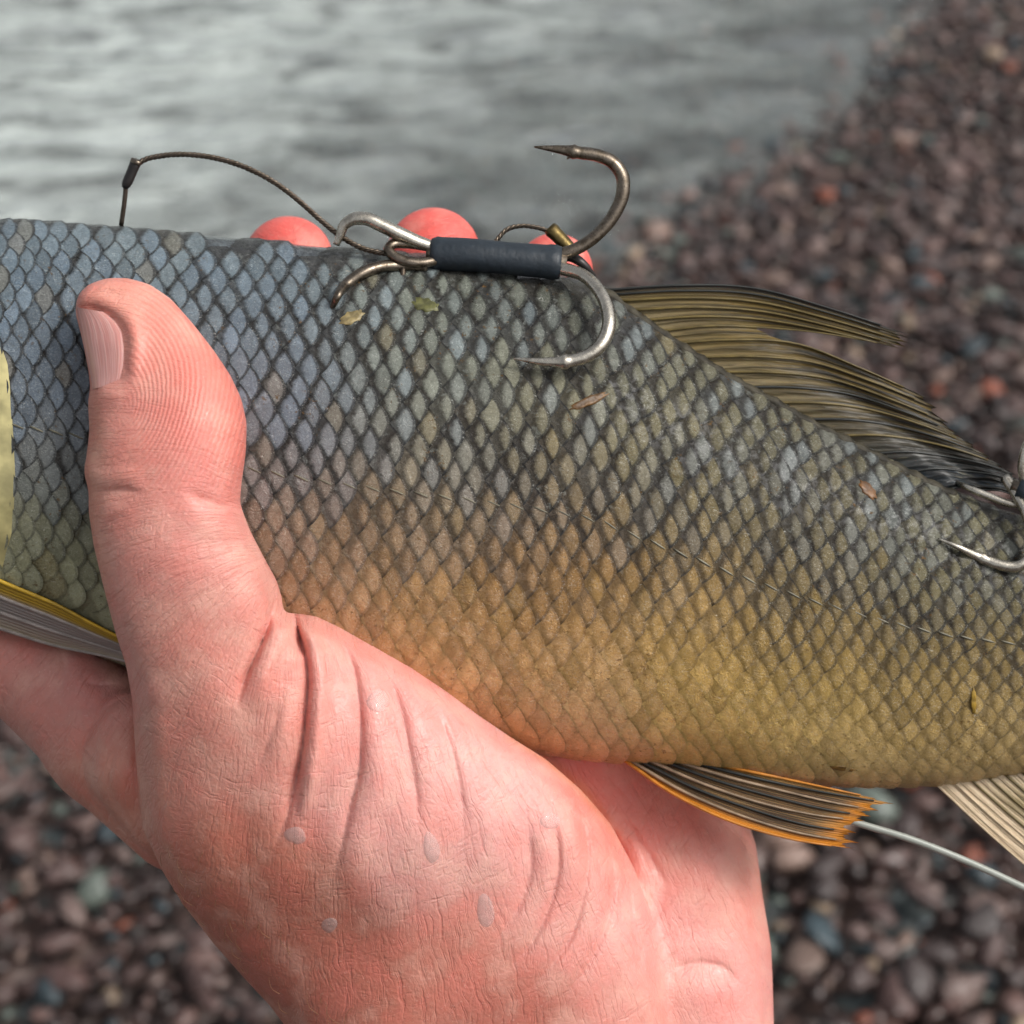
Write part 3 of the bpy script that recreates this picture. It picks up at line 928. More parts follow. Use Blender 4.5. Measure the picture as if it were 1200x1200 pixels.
ray_dark = mat_simple("fin_ray_dark", lin((38, 40, 38)), 0.4, 0.3)
build_fin("dorsal_fin", rays, M['fin'], M['ray'], dorsal_col, gap=((5, 0.40),), raycols=lambda i_, n: ray_dark if i_ in (0, 1, 9, 11, 13, 14, 15) else M['ray'], jag=0.05, ray_r=(1.7, 0.6), wave=1.0)
# scaly ridge along the root of the dorsal fin
bx = np.linspace(700, 1120, 60)
bp = np.stack([bx, interp(bx, TOPX, TOPY) + 7, np.array([fish_z(v_, interp(np.array(v_), TOPX, TOPY) + 7) - 3 for v_ in bx])], 1)
V, Fq, uv = tube(bp, 6.5 + 1.2 * np.sin(bx * .3) + RNG.normal(0, .5, 60), 8)
fish.part("fin_root", V, Fq, mat_simple('fin_root_skin', lin((58, 54, 44)), .6, .5, 500.0, .6, **{'Specular IOR Level': 0.2}), col=np.repeat(np.array([lin((78, 72, 58))]), len(V), 0), extra={"pq": V, "wrinkle": np.full(len(V), .8)})

pl_tip = [(1003, 995), (1008, 988), (1004, 976), (1014, 962), (1021, 957), (1030, 950), (1048, 942), (1028, 936)]
pl_mid = [(850, 960), (866, 955), (880, 948), (892, 941), (903, 933), (914, 926), (922, 920), (926, 914)]
pl_base = [(728, 888), (735, 889), (745, 889), (756, 889), (770, 889), (786, 890), (804, 891), (826, 893)]
rays = []
for k in range(8):
    b, m_, t_ = pl_base[k], pl_mid[k], pl_tip[k]
    zz = 62 - k * 2
    rays.append([(b[0], b[1], 22 + k), ((b[0] + m_[0]) / 2, (b[1] + m_[1]) / 2 + (7 - k) * 0.9, 48), (m_[0], m_[1], zz), ((m_[0] + t_[0]) / 2, (m_[1] + t_[1]) / 2 + (7 - k) * .8, zz + 4), (t_[0], t_[1], zz + 2)])


def pelvic_col(u, v, V):
    c = np.array(lin((126, 98, 66)))[None] * np.ones((len(u), 1))
    o = np.array(lin((196, 122, 34)))
    w = np.clip((.13 - v) * 12, 0, 1)[:, None]; c = c * (1 - w) + o * w
    w = np.clip((u - .86) * 9, 0, 1)[:, None]; c = c * (1 - w) + o * w
    w = np.clip((v - .80) * 5, 0, 1)[:, None] * .8; c = c * (1 - w) + np.array(lin((196, 150, 84))) * w
    w = (np.clip((v - .1) * 4, 0, 1) * .35 * (np.sin(v * 40) > .2))[:, None]; c = c * (1 - w) + np.array(lin((168, 136, 88))) * w
    al = .9 * np.clip((v - .08) * 10, 0, 1) * np.clip((.94 - u) * 8, 0, 1) * np.clip((1.02 - v) * 5, 0, 1)
    return np.concatenate([c, al[:, None]], 1)


ray_tan = mat_simple("fin_ray_tan", lin((142, 122, 100)), 0.4, 0.3)
build_fin("pelvic_fin", rays, M['pelvic'], M['ray'], pelvic_col, raycols=lambda i_, n: M['ray_orange'] if i_ in (0, 7) else (ray_tan if i_ % 2 else ray_dark), jag=0.06, ray_r=(2.4, 0.9), sub=7, wave=2.0)

# anal fin, leaving the frame at the lower right
rays = []
for k in range(9):
    f = k / 8
    b = np.array((1092 + 170 * f, 914 - 14 * f, 12)); t_ = np.array((1262 + 120 * f, 1062 - 90 * f, 2))
    rays.append([tuple(b), tuple(b * .66 + t_ * .34 + np.array((0, 4, 2))), tuple(b * .33 + t_ * .67 + np.array((0, 4, 2))), tuple(t_)])


def anal_col(u, v, V):
    c = np.array(lin((198, 176, 146)))[None] * np.ones((len(u), 1))
    w = (np.clip((v - .2) * 6, 0, 1) * np.clip(u * 5 - .2, 0, 1))[:, None] * .75; c = c * (1 - w) + np.array(lin((138, 122, 82))) * w
    al = np.clip((v - .2) * 8, 0, 1) * .8 * np.clip(u * 4 - .3, 0, 1)
    return np.concatenate([c, al[:, None]], 1)


build_fin("anal_fin", rays, M['pale_fin'], M['ray_pale'], anal_col, ray_r=(1.5, .8), wave=0.4, raycols=lambda i_, n: M['ray_pale'] if i_ < 2 else M['ray'])

# pectoral fin tucked along the throat at the left
rays = []
for k in range(4):
    f = k / 3
    pr = []
    for (x_, ya, yb) in ((-60, 652, 718), (0, 681, 736), (60, 706, 755), (120, 737, 768), (190, 770, 786)):
        y_ = ya + (yb - ya) * f
        pr.append((x_, y_, max(fish_z(x_, min(y_, yb - 5)), 26) + 9 - 2 * f))
    rays.append(pr)


def pect_col(u, v, V):
    c = np.array(lin((160, 150, 146)))[None] * np.ones((len(u), 1))
    w = np.clip((.36 - v) * 7, 0, 1)[:, None]; c = c * (1 - w) + np.array(lin((186, 148, 44))) * w
    w = np.clip((v - .7) * 3, 0, 1)[:, None] * .5; c = c * (1 - w) + np.array(lin((206, 190, 150))) * w
    return np.concatenate([c, .06 * np.ones((len(u), 1))], 1)


ray_grey = mat_simple("pectoral_ray_grey", lin((158, 148, 142)), .4, .2)
build_fin("pectoral_fin", rays, M['pale_fin'], M['ray_pale'], pect_col, raycols=lambda i_, n: mat_simple("pectoral_ray_yellow", lin((198, 160, 44)), .4, .3) if i_ == 0 else ray_grey, ray_r=(3.0, 1.6), thick=3, sub=8, wave=0.0)

# gill cover plate (its rear edge just enters the frame)
gy = np.linspace(395, 668, 26); ge = np.interp(gy, [395, 430, 500, 560, 620, 668], [-2, 10, 15, 18, 15, 2])
GV = []
for yy, ex in zip(gy, ge):
    for f in np.linspace(0, 1, 9):
        xx = -190 * (1 - f) + ex * f
        GV.append((xx, yy, fish_z(xx, yy) + 6 + 5.5 * math.sin(math.pi * min(1, f * .93 + .02)) + (0 if f < 1 else -4)))
GV = np.array(GV); gi = np.arange(26 * 9).reshape(26, 9)
GF = np.stack([gi[:-1, :-1], gi[1:, :-1], gi[1:, 1:], gi[:-1, 1:]], -1).reshape(-1, 4)
fish.part("gill_cover", GV, GF, M['gill'])
# eye and tail, outside the frame
for nm, r_, dz, mt in (("iris", 30, 0, M['iris']), ("pupil", 16, 5, M['eye'])):
    a = np.linspace(0, 2 * math.pi, 20, endpoint=False)
    z0 = fish_z(-300, 450) + dz - 2
    V = [(-300, 450, z0 + 10)] + [(-300 + r_ * .6 * math.cos(t_), 450 + r_ * .6 * math.sin(t_), z0 + 7) for t_ in a] + [(-300 + r_ * math.cos(t_), 450 + r_ * math.sin(t_), z0 - 4) for t_ in a]
    Fq = [(0, 1 + (k + 1) % 20, 1 + k) for k in range(20)] + [(1 + k, 1 + (k + 1) % 20, 21 + (k + 1) % 20, 21 + k) for k in range(20)]
    fish.part(nm, np.array(V), Fq, mt)
rays = []
for k in range(13):
    f = k / 12
    spread = (f - .5) * 2
    b = (1625, 890 + 75 * spread * .95, 0); tipx = 1960 - 120 * (1 - abs(spread)); tipy = 955 + 230 * spread
    rays.append([b, ((b[0] + tipx) / 2, (b[1] + tipy) / 2, 2), (tipx, tipy, 0)])
build_fin("tail_fin", rays, M['fin'], M['ray'], lambda u, v, V: np.concatenate([np.repeat(np.array([lin((120, 108, 78))]), len(u), 0), .5 * np.ones((len(u), 1))], 1), ray_r=(4, 1))

# ------------------------------------------------------------------ the hand
H = 5.0
x0, x1, y0, y1, z0, z1 = -300, 960, 215, 1740, -330, 345
gx = np.arange(x0, x1 + H, H); gy = np.arange(y0, y1 + H, H); gz = np.arange(z0, z1 + H, H)
GX, GY = np.meshgrid(gx, gy, indexing='ij')
Q2 = np.stack([GX.ravel(), GY.ravel()], 1)


def poisson_T2(poly, gain, tmax):
    """thickness^2 of a volume inflated from an outline (smooth inside, exactly zero on the outline)"""
    ins = inside_poly(Q2, poly).reshape(GX.shape)
    closed = np.vstack([poly, poly[:1]])
    sd = polydist(Q2, closed)[0].reshape(GX.shape)
    u = None
    for lv in (8, 4, 2, 1):
        m = ins[::lv, ::lv]
        if u is None: v = np.zeros(m.shape)
        else:
            v = np.repeat(np.repeat(u, 2, 0), 2, 1)
            v = np.pad(v, ((0, 2), (0, 2)), mode='edge')[:m.shape[0], :m.shape[1]] * m
        h2 = (H * lv)**2
        for _ in range(260 if lv > 1 else 120):
            nb = np.zeros_like(v)
            nb[1:-1, 1:-1] = v[2:, 1:-1] + v[:-2, 1:-1] + v[1:-1, 2:] + v[1:-1, :-2]
            v = np.where(m, (nb + h2) / 4.0, 0.0)
        u = v
    # near the outline use the exact distance so that the staircase of the grid vanishes
    w = np.clip((sd - 4) / 14, 0, 1)
    lin_ = np.where(ins, sd, -sd)
    slope = 85.0
    T2 = np.where(ins, gain * u * w + (1 - w) * np.minimum(slope * sd * gain, gain * u + 60 * sd), -90.0 * sd)
    T2 = np.where(T2 > 0, T2 / (1 + T2 / tmax**2), T2)
    for _ in range(2):
        T2[1:-1, 1:-1] = (T2[1:-1, 1:-1] * 4 + T2[2:, 1:-1] + T2[:-2, 1:-1] + T2[1:-1, 2:] + T2[1:-1, :-2]) / 8
    return T2


def rbf_z(ctrl, sig):
    W = np.zeros(len(Q2)); Z = np.zeros(len(Q2))
    for x, y, z in ctrl:
        d2 = (Q2[:, 0] - x)**2 + (Q2[:, 1] - y)**2
        w = np.exp(-d2 / (2 * sig**2)) + 1e-5 / (1 + d2 / sig**2)
        W += w; Z += w * z
    return (Z / W).reshape(GX.shape)


def vol_outline(poly, gain, tmax, zc):
    T2 = poisson_T2(poly, gain, tmax)
    gxx, gyy = np.gradient(T2, H)
    g2 = gxx**2 + gyy**2
    dz = (gz[None, None, :] - zc[:, :, None]).astype(np.float32)
    F = dz * dz - T2[:, :, None].astype(np.float32)
    return F / np.sqrt(4 * dz * dz + g2[:, :, None].astype(np.float32) + 900.0)


def smin(a, b, k):
    h = np.clip(0.5 + 0.5 * (b - a) / k, 0, 1)
    return b * (1 - h) + a * h - k * h * (1 - h)


PX3 = GX[:, :, None].astype(np.float32); PY3 = GY[:, :, None].astype(np.float32); PZ3 = gz[None, None, :].astype(np.float32)


def vol_chain(pts, k=10.0):
    out = None
    for (ax, ay, az, ar), (bx_, by_, bz_, br) in zip(pts[:-1], pts[1:]):
        d = np.array([bx_ - ax, by_ - ay, bz_ - az], np.float32); L2 = float(d @ d)
        t = np.clip(((PX3 - ax) * d[0] + (PY3 - ay) * d[1] + (PZ3 - az) * d[2]) / L2, 0, 1)
        f = np.sqrt((PX3 - ax - t * d[0])**2 + (PY3 - ay - t * d[1])**2 + (PZ3 - az - t * d[2])**2) - (ar + (br - ar) * t)
        out = f if out is None else smin(out, f, k)
    return out


zcA = rbf_z([(130, 370, 178), (190, 420, 192), (200, 560, 210), (220, 690, 196), (280, 800, 150), (300, 950, 100), (420, 820, 125), (480, 800, 112), (560, 850, 92), (640, 900, 70), (700, 960, 48), (450, 950, 92), (600, 1100, 40), (350, 1150, 40), (740, 1100, 10), (650, 1250, 0), (680, 1500, -60), (700, 1700, -90)], 75.0)
FA = vol_outline(HAND_OUT, 1.25, 185.0, zcA)
PALM_OUT = np.array([(430, 800), (560, 780), (740, 790), (820, 850), (866, 930), (886, 990), (894, 1050), (904, 1110), (907, 1200), (912, 1320), (925, 1500), (930, 1725), (480, 1725), (380, 1250), (400, 1000)], float)
zcC = rbf_z([(600, 850, -165), (690, 900, -150), (740, 960, -122), (790, 940, -100), (860, 1000, -78), (730, 1040, -84), (740, 1120, -52), (800, 1200, -50), (650, 1300, -60), (680, 1700, -120)], 110.0)
FC_ = vol_outline(PALM_OUT, 1.0, 112.0, zcC)
Fh = smin(FA, FC_, 12.0)
# index finger reaching left under the throat
Fh = smin(Fh, vol_chain([(-205, 735, -30, 47), (-110, 750, -30, 52), (5, 776, -28, 55), (75, 814, -24, 70), (130, 866, -14, 80), (215, 950, 0, 74)]), 14.0)
# web of the thumb
Fh = smin(Fh, vol_chain([(152, 856, 52, 46), (160, 900, 50, 54), (200, 955, 44, 52)]), 10.0)
# fingers behind the fish
for c in ([(338, 306, -104, 53), (345, 390, -170, 55), (380, 600, -222, 62), (440, 830, -150, 74)],
          [(508, 298, -100, 55), (512, 385, -168, 57), (530, 600, -216, 62), (560, 830, -150, 74)],
          [(650, 318, -92, 45), (655, 400, -150, 47), (670, 600, -190, 54), (690, 840, -120, 66)]):
    Fh = smin(Fh, vol_chain(c, 16.0), 18.0)
Fh = smin(Fh, vol_chain([(270, 900, -60, 95), (480, 880, -110, 95), (690, 880, -100, 80)]), 40.0)


def surface_nets(F, org, h):
    nx, ny, nz = F.shape
    ins = F < 0
    cnt = np.zeros((nx-1, ny-1, nz-1), np.int8)
    for a in (0, 1):
        for b in (0, 1):
            for c in (0, 1):
                cnt += ins[a:nx-1+a, b:ny-1+b, c:nz-1+c]
    act = (cnt > 0) & (cnt < 8)
    I, J, K = np.nonzero(act)
    vid = np.full(act.shape, -1, np.int64); vid[I, J, K] = np.arange(len(I))
    S = np.zeros((len(I), 3)); N = np.zeros(len(I))
    corners = [(a, b, c) for a in (0, 1) for b in (0, 1) for c in (0, 1)]
    for p in corners:
        for ax in range(3):
            if p[ax]: continue
            q = list(p); q[ax] = 1
            fa = F[I+p[0], J+p[1], K+p[2]]; fb = F[I+q[0], J+q[1], K+q[2]]
            m = (fa < 0) != (fb < 0)
            t = np.where(m, fa / np.where(m, fa - fb, 1), 0)
            pt = np.array(p, float)[None].repeat(len(I), 0); pt[:, ax] += t
            S += pt * m[:, None]; N += m
    V = (np.stack([I, J, K], 1) + S / N[:, None]) * h + np.array(org)
    faces = []
    for ax in range(3):
        o1, o2 = [(1, 2), (2, 0), (0, 1)][ax]
        sl_a = [slice(None)] * 3; sl_b = [slice(None)] * 3
        sl_a[ax] = slice(0, -1); sl_b[ax] = slice(1, None)
        ch = ins[tuple(sl_a)] != ins[tuple(sl_b)]
        E = np.stack(np.nonzero(ch), 1)
        E = E[(E[:, o1] > 0) & (E[:, o2] > 0) & (E[:, o1] < F.shape[o1]-1) & (E[:, o2] < F.shape[o2]-1)]
        s = ins[E[:, 0], E[:, 1], E[:, 2]]
        def cell(d1, d2):
            C = E.copy(); C[:, o1] += d1; C[:, o2] += d2
            return vid[C[:, 0], C[:, 1], C[:, 2]]
        q = np.stack([cell(-1, -1), cell(0, -1), cell(0, 0), cell(-1, 0)], 1)
        q = np.where(s[:, None], q, q[:, ::-1])
        faces.append(q)
    return V, np.concatenate(faces)


HV, HF = surface_nets(Fh, (x0, y0, z0), H)
HF = HF[(HF >= 0).all(1)]
del Fh, FA, FC_


def smooth_mesh(V, F, it, lam=0.5, fixmask=None):
    e = np.concatenate([F[:, [0, 1]], F[:, [1, 2]], F[:, [2, 3]], F[:, [3, 0]]])
    a = np.concatenate([e[:, 0], e[:, 1]]); b = np.concatenate([e[:, 1], e[:, 0]])
    n = np.bincount(a, minlength=len(V)).astype(float)[:, None]
    for k in range(it):
        S = np.stack([np.bincount(a, weights=V[b, c], minlength=len(V)) for c in range(3)], 1)
        l = lam if k % 2 == 0 else -lam * 1.03
        V = V + l * (S / np.maximum(n, 1) - V)
    return V


def subdivide(V, F):
    e = np.concatenate([F[:, [0, 1]], F[:, [1, 2]], F[:, [2, 3]], F[:, [3, 0]]])
    e = np.sort(e, 1); key = e[:, 0].astype(np.int64) * len(V) + e[:, 1]
    uq, inv = np.unique(key, return_inverse=True)
    ea, eb = uq // len(V), uq % len(V)
    n = len(F); nv = len(V)
    V2 = np.concatenate([V, (V[ea] + V[eb]) / 2, V[F].mean(1)])
    m = [nv + inv[i * n:(i + 1) * n] for i in range(4)]
    c = nv + len(uq) + np.arange(n)
    F2 = np.concatenate([np.stack([F[:, i], m[i], c, m[(i + 3) % 4]], 1) for i in range(4)])
    return V2, F2


def normals(V, F):
    d1 = V[F[:, 2]] - V[F[:, 0]]; d2 = V[F[:, 3]] - V[F[:, 1]]
    fn = np.cross(d1, d2)
    N = np.zeros_like(V)
    for c in range(4):
        for k in range(3):
            N[:, k] += np.bincount(F[:, c], weights=fn[:, k], minlength=len(V))
    return N / (np.linalg.norm(N, axis=1)[:, None] + 1e-9)


HV = smooth_mesh(HV, HF, 10, 0.55)
HV, HF = subdivide(HV, HF)
HV = smooth_mesh(HV, HF, 6, 0.5)
HN = normals(HV, HF)
if HN[np.argmax(HV[:, 2]), 2] < 0:
    HF = HF[:, ::-1].copy(); HN = -HN

# folds and lines of the skin: (polyline, depth, width)
FOLDS = [([(322, 706), (314, 735), (300, 768), (286, 800), (276, 830)], 15, 6),
         ([(345, 716), (350, 742), (356, 758), (361, 790), (359, 830), (354, 880), (346, 920), (336, 960), (322, 992)], 16, 5),
         ([(345, 712), (349, 735), (352, 752), (357, 770)], 20, 5),
         ([(330, 830), (318, 860), (300, 905)], 3, 6),
         ([(352, 900), (350, 930), (345, 962)], 5, 5),
         ([(398, 748), (414, 780), (421, 820), (423, 870), (421, 905), (412, 940), (402, 985), (388, 1040)], 8, 7),
         ([(455, 792), (470, 830), (480, 880), (488, 930), (492, 980)], 5, 7),
         ([(512, 830), (530, 880), (542, 940), (545, 990)], 4, 7),
         ([(104, 576), (125, 574), (150, 574), (170, 578)], 5, 5),
         ([(112, 640), (128, 612), (150, 600)], 3, 5),
         ([(280, 588), (262, 592), (240, 586), (215, 575)], 5, 8),
         ([(327, 690), (320, 672), (305, 655)], 4, 5),
         ([(128, 745), (140, 735), (160, 735)], 2.0, 5),
         # palm side of the wrist
         ([(718, 975), (736, 1020), (742, 1070), (752, 1120), (757, 1150)], 7, 6),
         ([(735, 965), (760, 1000), (785, 1045)], 3.5, 7),
         ([(680, 950), (690, 1000), (684, 1050), (668, 1100), (640, 1140), (600, 1175)], 6, 8),
         ([(650, 960), (655, 1010), (645, 1060), (620, 1110), (580, 1150)], 6, 8),
         ([(712, 985), (720, 1030), (712, 1080), (690, 1130), (655, 1180)], 5, 8),
         ([(620, 970), (622, 1020), (605, 1070), (575, 1110)], 4, 8),
         ([(790, 1135), (820, 1128), (850, 1135), (870, 1155)], 3.5, 7),
         ([(765, 1160), (750, 1120), (770, 1080), (778, 1040)], 3.5, 7),
         # web and index
         ([(150, 815), (128, 828), (110, 850), (98, 880), (100, 915), (112, 945)], 5, 7),
         ([(168, 830), (160, 880), (164, 940), (172, 985)], 7, 7),
         ([(134, 880), (128, 915), (140, 955)], 3, 6),
         ([(70, 760), (76, 790), (62, 820)], 2.5, 5), ([(100, 800), (120, 803), (140, 800)], 2.5, 4),
         # around the nail
         ([(92, 357), (110, 359), (128, 366), (142, 378), (149, 394), (148, 418), (144, 444), (128, 450), (108, 455)], 4, 3.5)]
BUMPS = [(158, 400, 14, 46, -.05, 5), (122, 464, 26, 12, -.1, 5), (118, 348, 40, 12, .25, 3), (339, 745, 18, 34, -0.25, 9), (375, 760, 26, 50, 0.2, 6), (300, 700, 34, 40, 0, 5), (238, 470, 50, 80, 0.45, 10), (200, 655, 80, 40, 0.4, 4), (150, 520, 40, 30, 0, 3),
         (100, 548, 9, 14, 0, 4), (330, 870, 30, 70, 0.1, 5), (385, 870, 26, 80, 0, 5), (445, 900, 26, 90, -0.1, 4), (670, 1000, 16, 60, -.1, 4), (640, 1000, 14, 60, 0, 3.5),
         (820, 1010, 60, 60, .4, 12), (800, 1160, 50, 26, 0, 5), (125, 890, 24, 40, .2, 4)]
front = np.clip((HN[:, 2] + 0.05) / 0.6, 0, 1)
Q = HV[:, :2]
disp = np.zeros(len(HV))
fsel = np.nonzero((front > 0) & (HV[:, 2] > -90) & (HV[:, 1] < 1290))[0]
for poly, dp, w in FOLDS:
    poly = smoothpath(np.column_stack([np.array(poly, float), np.zeros(len(poly))]), 24)[:, :2]
    lo, hi = poly.min(0) - 40, poly.max(0) + 40
    s = fsel[(Q[fsel] > lo).all(1) & (Q[fsel] < hi).all(1)]
    d, t = polydist(Q[s], poly)
    end = np.clip(np.minimum(t * 5 + .35, (1 - t) * 3), 0, 1)
    nd = Q[s] - poly[np.clip((t * 23).round().astype(int), 0, 23)]
    tg_ = np.gradient(poly, axis=0)[np.clip((t * 23).round().astype(int), 0, 23)]
    side = np.sign(tg_[:, 0] * nd[:, 1] - tg_[:, 1] * nd[:, 0])
    steep = np.exp(-(np.abs(d) / (w * .55))**1.3); gentle = np.exp(-(d / (w * 1.9)))
    prof = np.where(side > 0, gentle * .75 + .25 * steep, steep) - 0.45 * np.exp(-((d - 3.0 * w) / (2.0 * w))**2) * (side < 0)
    disp[s] -= 1.1 * dp * end * prof
for bx_, by_, rx, ry, an, amp in BUMPS:
    dx, dy = Q[:, 0] - bx_, Q[:, 1] - by_
    c_, s_ = math.cos(an), math.sin(an)
    e = ((dx * c_ + dy * s_) / rx)**2 + ((-dx * s_ + dy * c_) / ry)**2
    disp += amp * np.exp(-e)
tend = np.zeros(len(HV))
for k in range(7):                        # faint long tendon-like waves over the ball of the thumb
    tend += math.cos(k) * np.sin((Q[:, 0] * .075 + Q[:, 1] * .012 * (k - 3)) + k * 1.7)
disp += 0.5 * tend * np.clip((Q[:, 1] - 760) / 120, 0, 1) * np.clip((1250 - Q[:, 1]) / 200, 0, 1)
NAILP = np.array([(80, 355), (92, 358), (118, 363), (136, 371), (146, 386), (148, 405), (146, 430), (141, 445), (125, 449), (107, 454), (90, 430), (80, 380)], float)
ndist = polydist(Q, np.vstack([NAILP, NAILP[:1]]))[0] * np.where(inside_poly(Q, NAILP), 1, -1)
disp -= 6.0 * np.clip((ndist + 2) / 7, 0, 1) * (HV[:, 2] > 100)
HV[:, 2] += disp * front
HN = normals(HV, HF)

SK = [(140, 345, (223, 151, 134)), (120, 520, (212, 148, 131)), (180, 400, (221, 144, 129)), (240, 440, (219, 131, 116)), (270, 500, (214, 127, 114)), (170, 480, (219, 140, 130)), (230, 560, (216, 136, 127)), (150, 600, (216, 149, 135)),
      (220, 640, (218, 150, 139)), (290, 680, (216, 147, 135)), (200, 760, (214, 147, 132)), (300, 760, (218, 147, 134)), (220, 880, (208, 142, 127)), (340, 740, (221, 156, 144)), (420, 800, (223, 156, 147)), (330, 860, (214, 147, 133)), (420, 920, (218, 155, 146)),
      (540, 880, (223, 162, 154)), (600, 950, (223, 164, 157)), (500, 1000, (212, 155, 146)), (260, 1020, (179, 109, 90)), (350, 1050, (185, 115, 97)), (300, 1140, (170, 99, 82)), (420, 1150, (177, 108, 91)), (550, 1120, (189, 121, 105)), (640, 1060, (218, 154, 144)), (600, 1190, (179, 108, 93)),  # darker lower-left points: tanned skin, plus shading put into the colour
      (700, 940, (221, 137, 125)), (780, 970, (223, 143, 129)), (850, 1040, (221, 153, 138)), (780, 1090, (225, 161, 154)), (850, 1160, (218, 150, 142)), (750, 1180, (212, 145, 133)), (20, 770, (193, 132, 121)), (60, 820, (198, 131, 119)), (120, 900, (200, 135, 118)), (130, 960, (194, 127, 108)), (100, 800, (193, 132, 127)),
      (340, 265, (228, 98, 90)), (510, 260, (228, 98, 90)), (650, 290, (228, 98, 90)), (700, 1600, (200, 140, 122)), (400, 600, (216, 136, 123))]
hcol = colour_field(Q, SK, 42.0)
fdx, fdy = Q[:, 0] - 345.0, Q[:, 1] - 650.0
frho = np.sqrt(fdx**2 + fdy**2) + 30
flow = np.stack([np.arctan2(fdx, fdy) * (180 + 0.45 * frho), frho, HV[:, 2] * .4], 1)
# ridges of the thumb pad
cx_, cy_ = 148.0, 476.0
dx, dy = Q[:, 0] - cx_, Q[:, 1] - cy_
rp = np.sqrt((dx * 1.0)**2 + (dy * 0.62)**2)
warp = 10 * np.sin(dy * .02) + 6 * np.sin(dx * .03)
fpm = np.exp(-(((Q[:, 0] - 225) / 85)**4 + ((Q[:, 1] - 440) / 135)**4)) * (HV[:, 2] > 120) * np.clip((Q[:, 0] - 135) / 30, 0, 1)
SEAM = np.array([(600, 862), (640, 888), (680, 922), (712, 960), (735, 1000)], float)
dse, tse = polydist(Q, SEAM)
ow = np.exp(-(dse / 7)**2) * (HV[:, 2] > -40) * np.clip((1 - tse) * 2.5, 0, 1)
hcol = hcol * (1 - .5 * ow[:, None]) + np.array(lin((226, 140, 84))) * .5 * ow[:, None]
hand = Frame("hand", (620, 1700, -80), "bare left hand gripping the fish, thumb across its flank and fingers behind its back", "hand")
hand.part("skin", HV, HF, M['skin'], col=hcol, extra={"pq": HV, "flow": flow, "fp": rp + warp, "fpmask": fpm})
hsel = np.nonzero(HN[:, 2] > -0.1)[0]


def hand_front(px, py, r2=49.0):
    d2 = (HV[hsel, 0] - px)**2 + (HV[hsel, 1] - py)**2
    m = hsel[d2 < r2]
    if len(m) == 0: m = hsel[[np.argmin(d2)]]
    return float(HV[m, 2].max())


def hand_at(px, py):
    d2 = (HV[hsel, 0] - px)**2 + (HV[hsel, 1] - py)**2
    m = hsel[np.argpartition(d2, 6)[:6]]
    return float(np.median(HV[m, 2]))


# thumbnail
NU, NVv = 9, 14
NV_ = []
for j in range(NVv):
    f = j / (NVv - 1)
    yl = 360 + (456 - 360) * f
    xl = np.interp(f, [0, .4, .8, 1], [89.5, 97.0, 105.5, 108.5]); xr = np.interp(f, [0, .12, .3, .6, .9, 1], [124, 139, 148, 149.5, 146, 142])
    yr = 366 + (448 - 366) * f
    zl = hand_at(xl + 5, yl); zr = hand_at(xr - 4, yr)
    for i_ in range(NU):
        g = i_ / (NU - 1)
        x_ = xl * (1 - g) + xr * g; y_ = yl * (1 - g) + yr * g
        z_ = (zl * (1 - g) + zr * g) + 2.0 + 5.0 * math.sin(math.pi * (g * .9 + .05)) - (8 if i_ == 0 else 0) - (5.0 if j == NVv - 1 or i_ == NU - 1 else 0)
        NV_.append((x_, y_, z_))
NV_ = np.array(NV_)
zz_ = NV_[:, 2].reshape(NVv, NU)
for _ in range(3):
    zz_[1:-1] = (zz_[:-2] + 2 * zz_[1:-1] + zz_[2:]) / 4
NV_[:, 2] = zz_.ravel()
gi = np.arange(NU * NVv).reshape(NVv, NU)
NF = np.stack([gi[:-1, :-1], gi[1:, :-1], gi[1:, 1:], gi[:-1, 1:]], -1).reshape(-1, 4)
hand.part("thumbnail", NV_, NF, M['nail'], uv=np.stack([np.tile(np.linspace(0, 1, NU), NVv), np.repeat(np.linspace(0, 1, NVv), NU)], 1))

# hairs on the wrist edge
hairs = []
for k in range(300):
    px_, py_ = random.uniform(185, 520), random.uniform(1000, 1250)
    if not inside_poly(np.array([[px_, py_]]), HAND_OUT)[0]: continue
    edge = polydist(np.array([[px_, py_]]), HAND_OUT[40:52])[0][0]
    if random.random() > math.exp(-edge / 30): continue
    zz0 = hand_front(px_, py_)
    ln_ = random.uniform(14, 34); a_ = random.uniform(-2.6, -1.2)
    p1 = (px_ + ln_ * .5 * math.cos(a_), py_ + ln_ * .5 * math.sin(a_), zz0 + 4)
    p2 = (px_ + ln_ * math.cos(a_ + .4), py_ + ln_ * math.sin(a_ + .4), zz0 + 5)
    hairs.append(tube(smoothpath([(px_, py_, zz0 - 1), p1, p2], 6), np.linspace(.38, .15, 6), 4, False))
V, Fq, uv = merge(hairs)
hand.part("hair", V, Fq, mat_simple("arm_hair", lin((140, 98, 70)), .5, .2), kind='stuff')

